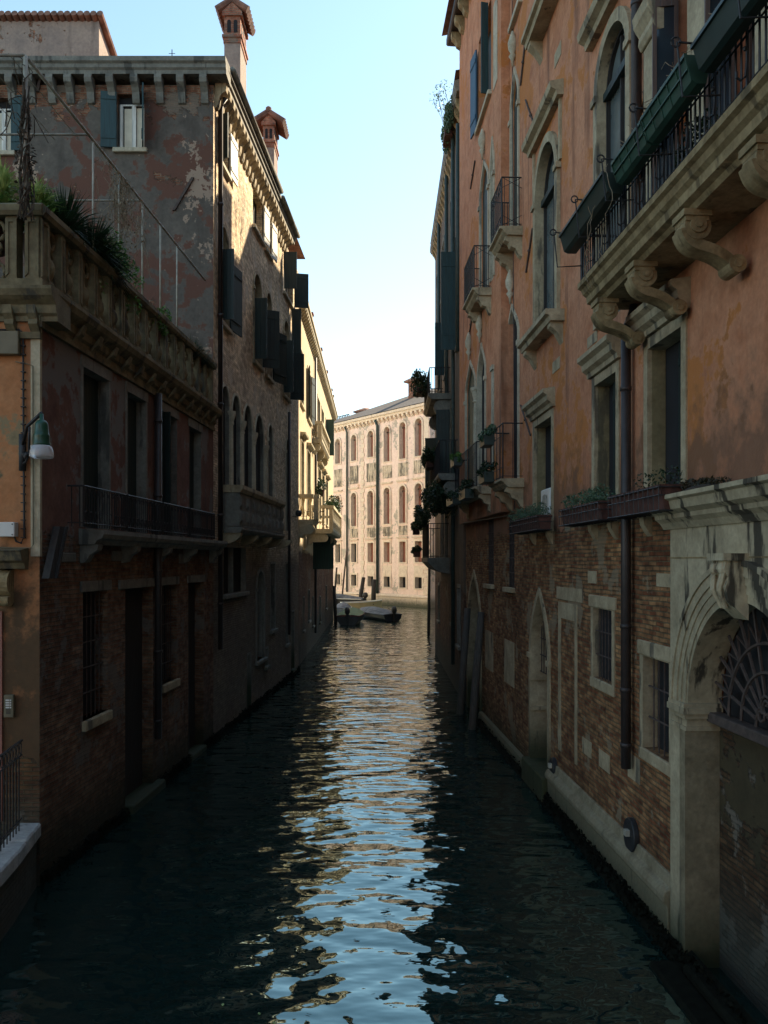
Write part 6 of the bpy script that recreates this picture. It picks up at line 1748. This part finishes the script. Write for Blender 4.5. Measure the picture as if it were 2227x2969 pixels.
# plinth, strings, quoins
mb = MB(); sweep(mb, F, uR_ - 0.1, uL_, [(-0.02, 1.05), (0.18, 1.0), (0.25, 0.9), (0.25, 0.8), (0.15, 0.75), (0.2, -1), (-0.02, -1)]); mb.build('plinth', M['stone_rose'], t8)
for zz, w_ in ((F.zat(F.u_at(1123), 1556), 0.12),):
    pass
def quoins(u0, u1, zt, m='stone_rose', h=0.42):
    mb = MB(); z = 1.05; k = 0
    while z + h < zt:
        d_ = 0.12 if k % 2 else 0.0
        wbox(mb, F, u0 + d_, u1 - d_, z + 0.02, z + h - 0.02, -0.01, 0.07); z += h; k += 1
    mb.build('quoins', M[m], t8, bevel=0.02)
u = F.u_at(1052); quoins(u - 0.3, u + 0.3, ZF - 0.5)
quoins(uR_, uR_ + 0.85, 6.2, h=0.36)
mb = MB(); wbox(mb, F, uR_ + 0.1, uR_ + 0.75, 6.2, ZF - 0.4, -0.01, 0.04); mb.build('corner_pilaster', M['stone_rose'], t8)
mb = MB(); sweep(mb, F, uR_ - 0.2, uL_, [(-0.4, ZF), (0.35, ZF), (0.4, ZF + 0.15), (0.55, ZF + 0.2), (0.6, ZF + 0.4), (-0.4, ZF + 0.45)]); cor = mb.build('cornice', M['stone_rose'], t8)
j = 0; u = uR_ + 0.2; pb = None
while u < uL_ - 0.4 and j < 46:
    if pb is None:
        mb = MB(); sweep(mb, F, u, u + 0.26, [(0, ZF), (0.34, ZF), (0.32, ZF - 0.18), (0.1, ZF - 0.34), (0, ZF - 0.38)]); pb = mb.build('bracket', M['stone_rose'], cor); bl = pb.location.copy()
    else:
        o = pb.copy(); COL.objects.link(o); o.parent = cor; o.location = bl + F.V(u=0.6 * j)
    u += 0.6; j += 1
mb = MB(); ra, rb = F.P(uR_ - 0.3, ZF + 0.46, 0.6), F.P(uL_ + 0.3, ZF + 0.46, 0.6); rc, rd = F.P(uL_ - 8, ZF + 3.6, -6.5), F.P(uR_ + 1.2, ZF + 3.6, -6.5); re_, rg_ = F.P(uR_ - 0.3, ZF + 0.46, -11.5), F.P(uL_ + 0.3, ZF + 0.46, -11.5)
mb.face([ra, rb, rc, rd]); mb.face([ra, rd, re_]); mb.face([rd, rc, rg_, re_]); mb.face([rb, rg_, rc])
rf = mb.build('roof', M['tile_grey'], t8, fix=False)
for px in (1003, 1091):
    mb = MB(); u = F.u_at(px, 0.3); mb.tube([F.P(u, ZF - 0.1, 0.45), F.P(u, ZF - 0.6, 0.18), F.P(u, 1.0, 0.18)], 0.09 if px == 1003 else 0.13, 8); mb.build('drainpipe', M['pipe_green'], t8, smooth=True)
def far_chimney(px, wd, zt, w_, flare):
    u = F.u_at(px, w_); c = F.P(u, 0, w_); mb = MB()
    mb.box((c.x - wd, c.y - wd, ZF + 0.8), (c.x + wd, c.y + wd, zt - 0.35)); ch = mb.build('chimney', M['redbrick'], rf)
    mb = MB(); mb.lathe((c.x, c.y, zt - 0.4), [(wd * 1.1, 0), (wd * flare, 0.12), (wd * flare, 0.25), (wd * 0.3, 0.6)], 4); mb.build('cap', M['tile'], ch)
far_chimney(1197, 0.42, 21.0, -4.0, 2.1)
far_chimney(1060, 0.75, 19.3, -4.2, 1.7)
al = thing('roof_terrace_frame', 'dark latticed railing on the roof at the left end of the far palace', 'roof terrace', F.P(F.u_at(985), ZF + 0.5, -2))
mb = MB(); ua, ub = F.u_at(1012, -2), F.u_at(940, -2)
za, zb = ZF + 0.6, ZF + 1.75
for z in (zb, zb - 0.3, za): mb.tube([F.P(ua, z, -2), F.P(ub, z, -2)], 0.05, 5)
k = 16
for j in range(k):
    a = ua + (ub - ua) * j / k; b = ua + (ub - ua) * (j + 1) / k
    mb.tube([F.P(a, za, -2), F.P(a, zb, -2)], 0.05, 5); mb.tube([F.P(a, za, -2), F.P(b, zb, -2)], 0.035, 4); mb.tube([F.P(b, za, -2), F.P(a, zb, -2)], 0.035, 4)
mb.build('lattice', M['iron'], al)

# ============================================================ boats and poles
def boat(label, x, y, rz, Lb, Bm, hgt, hull, inside, cover=None, engine=True, group='boats moored at the far end of the canal', rim='whitepaint'):
    t = thing('moored_boat', label, 'boat', (x, y, 0), rz, group)
    def loc(mb): 
        return mb
    n = 12; mb = MB(); rings = []
    for i in range(n + 1):
        s_ = i / n; X_ = -Lb / 2 + Lb * s_
        hb = Bm / 2 * (0.86 + 0.14 * sin(min(1, s_ * 2.2) * pi / 2)) * (1 if s_ < 0.5 else max(0.02, 1 - ((s_ - 0.5) / 0.5) ** 2.3))
        sh = hgt * (1 + 0.25 * s_ ** 2)
        P_ = [(X_, -hb, sh), (X_ - 0.0, -hb * 0.93, sh * 0.4), (X_ - 0.05 * s_, -hb * 0.6, -0.06), (X_, 0, -0.12), (X_ - 0.05 * s_, hb * 0.6, -0.06), (X_, hb * 0.93, sh * 0.4), (X_, hb, sh)]
        rings.append((mb.pts(P_), hb, sh, X_))
    for a, b in zip(rings, rings[1:]):
        for k in range(6): mb.f.append((a[0] + k, a[0] + k + 1, b[0] + k + 1, b[0] + k))
    mb.f.append(tuple(rings[0][0] + k for k in range(7)))
    mb.build('hull', M[hull], t, local=True, fix=False)
    mb = MB()
    for sgn in (-1, 1): mb.tube([(r[3], sgn * r[1], r[2]) for r in rings], 0.035, 6)
    mb.tube([(rings[0][3], -rings[0][1], rings[0][2]), (rings[0][3], rings[0][1], rings[0][2])], 0.035, 6)
    mb.build('gunwale', M[rim], t, local=True)
    mb = MB()
    if cover:
        for a, b in zip(rings, rings[1:]):
            Pa = []
            for r in (a, b):
                hmp = 0.28 * sin(pi * min(1, max(0, (r[3] / Lb + 0.5)))) + 0.06
                Pa.append([(r[3], r[1] * c_, r[2] + 0.03 + hmp * (1 - c_ * c_)) for c_ in (-1.03, -0.6, 0, 0.6, 1.03)])
            for k in range(4): mb.face([Pa[0][k], Pa[0][k + 1], Pa[1][k + 1], Pa[1][k]])
        mb.build('tarpaulin', M[cover], t, local=True)
    else:
        for a, b in zip(rings, rings[1:]): mb.face([(a[3], -a[1] * 0.95, a[2] * 0.35), (a[3], a[1] * 0.95, a[2] * 0.35), (b[3], b[1] * 0.95, b[2] * 0.35), (b[3], -b[1] * 0.95, b[2] * 0.35)])
        for s_ in (3, 6, 9):
            r = rings[s_]; mb.box((r[3] - 0.13, -r[1] * 0.95, r[2] * 0.7), (r[3] + 0.13, r[1] * 0.95, r[2] * 0.76))
        mb.build('thwarts', M[inside], t, local=True)
    if engine:
        e = -Lb / 2 - 0.18
        mb = MB(); mb.ball((e, 0, hgt + 0.32), 0.26, 0.17, 0.26, 12, 8); mb.box((e - 0.08, -0.06, -0.3), (e + 0.1, 0.06, hgt + 0.2)); mb.box((e + 0.05, -0.14, hgt - 0.15), (e + 0.3, 0.14, hgt + 0.08)); mb.tube([(e + 0.2, 0, hgt + 0.3), (e + 0.75, 0.1, hgt + 0.4)], 0.025, 6)
        mb.build('outboard_motor', M['iron'], t, local=True, smooth=False)
    return t
M['hull_red'] = simple('red_hull_paint', (0.12, 0.025, 0.02), 0.4, 0.3, 3)
M['hull_cream'] = simple('cream_hull_paint', (0.42, 0.35, 0.2), 0.45, 0.15, 2)
M['hull_dark'] = simple('dark_hull_paint', (0.02, 0.022, 0.028), 0.4, 0.3, 3)
M['tarp_green'] = simple('light_green_tarpaulin', (0.15, 0.21, 0.11), 0.8, 0.2, 2)
M['tarp_grey'] = simple('grey_tarpaulin', (0.12, 0.13, 0.145), 0.8, 0.5, 3)
boat('boat under a light green cover with a dark outboard, stern towards us', -2.1, 54.6, radians(86), 4.4, 1.6, 0.55, 'hull_dark', 'oldwood', 'tarp_green', True, rim='hull_red')
boat('cream open boat lying across the canal mouth', -1.75, 66.0, radians(8), 3.2, 1.3, 0.72, 'hull_cream', 'oldwood', None, False)
boat('low dark boat under a grey cover with its outboard to the right', -0.55, 58.2, radians(115), 5.4, 1.5, 0.42, 'hull_dark', 'oldwood', 'tarp_grey', True, rim='hull_dark')
boat('small boat under a pale cover between the leaning pole and the green boat', -2.95, 60.5, radians(90), 3.6, 1.2, 0.6, 'whitepaint', 'oldwood', 'tarp_grey', False)
boat('grey boat with raised outboard half hidden behind the cream boat', -4.3, 74, radians(150), 4.6, 1.5, 0.7, 'greyhull', 'oldwood', None, True) if 'greyhull' in M else boat('grey boat with raised outboard half hidden behind the cream boat', -4.0, 73, radians(165), 4.6, 1.5, 0.7, 'hull_dark', 'oldwood', 'tarp_grey', True)
def pole(label, x0, y0, x1, y1, zt, r, m='oldwood'):
    mb = MB(); mb.tube([(x0, y0, -1), ((x0 + x1) / 2, (y0 + y1) / 2, zt * 0.45), (x1, y1, zt)], [r, r * 0.95, r * 0.8], 8)
    tag(mb.build('mooring_pole', M[m], smooth=True), label, 'mooring pole', 'mooring poles at the canal end')
pole('thick dark mooring pole hugging the cream house beside the covered boats', -3.12, 55, -3.25, 55, 2.35, 0.12)
pole('thin leaning mooring pole just behind the thick left pole', -4.3, 72, -4.05, 72.3, 3.4, 0.09)
pole('tall thin reddish pole leaning before the left drainpipe of the far palace', -3.9, 75.5, -3.32, 76, 5.2, 0.08, 'rust')
pole('pale stout pole leaning right in front of the far palace', -2.25, 75.3, -1.82, 75.5, 2.5, 0.2)
pole('upright stout pole beside the green drainpipe of the far palace', -0.95, 74, -0.88, 74, 2.35, 0.22)
pole('slim dark pole rising out of the water by the end of the right-hand houses', 2.5, 47.5, 2.55, 47.5, 3.6, 0.09)
# floating leaves
mb = MB(); rg = random.Random(77)
for x, y in ((-1.45, 7.6), (-1.1, 7.45), (-1.25, 7.25), (-0.95, 7.3)):
    a = rg.uniform(0, 6); s_ = 0.028; c_ = Vector((x, y, 0.006))
    mb.face([c_ + Vector((cos(a), sin(a), 0)) * s_, c_ + Vector((-sin(a), cos(a), 0.02)) * s_ * 0.5, c_ - Vector((cos(a), sin(a), 0)) * s_, c_ + Vector((sin(a), -cos(a), 0)) * s_ * 0.5])
tag(mb.build('floating_leaves', M['leaf_lime'], fix=False), 'a few fallen leaves on the dark water near the bridge', 'leaves', kind='stuff')
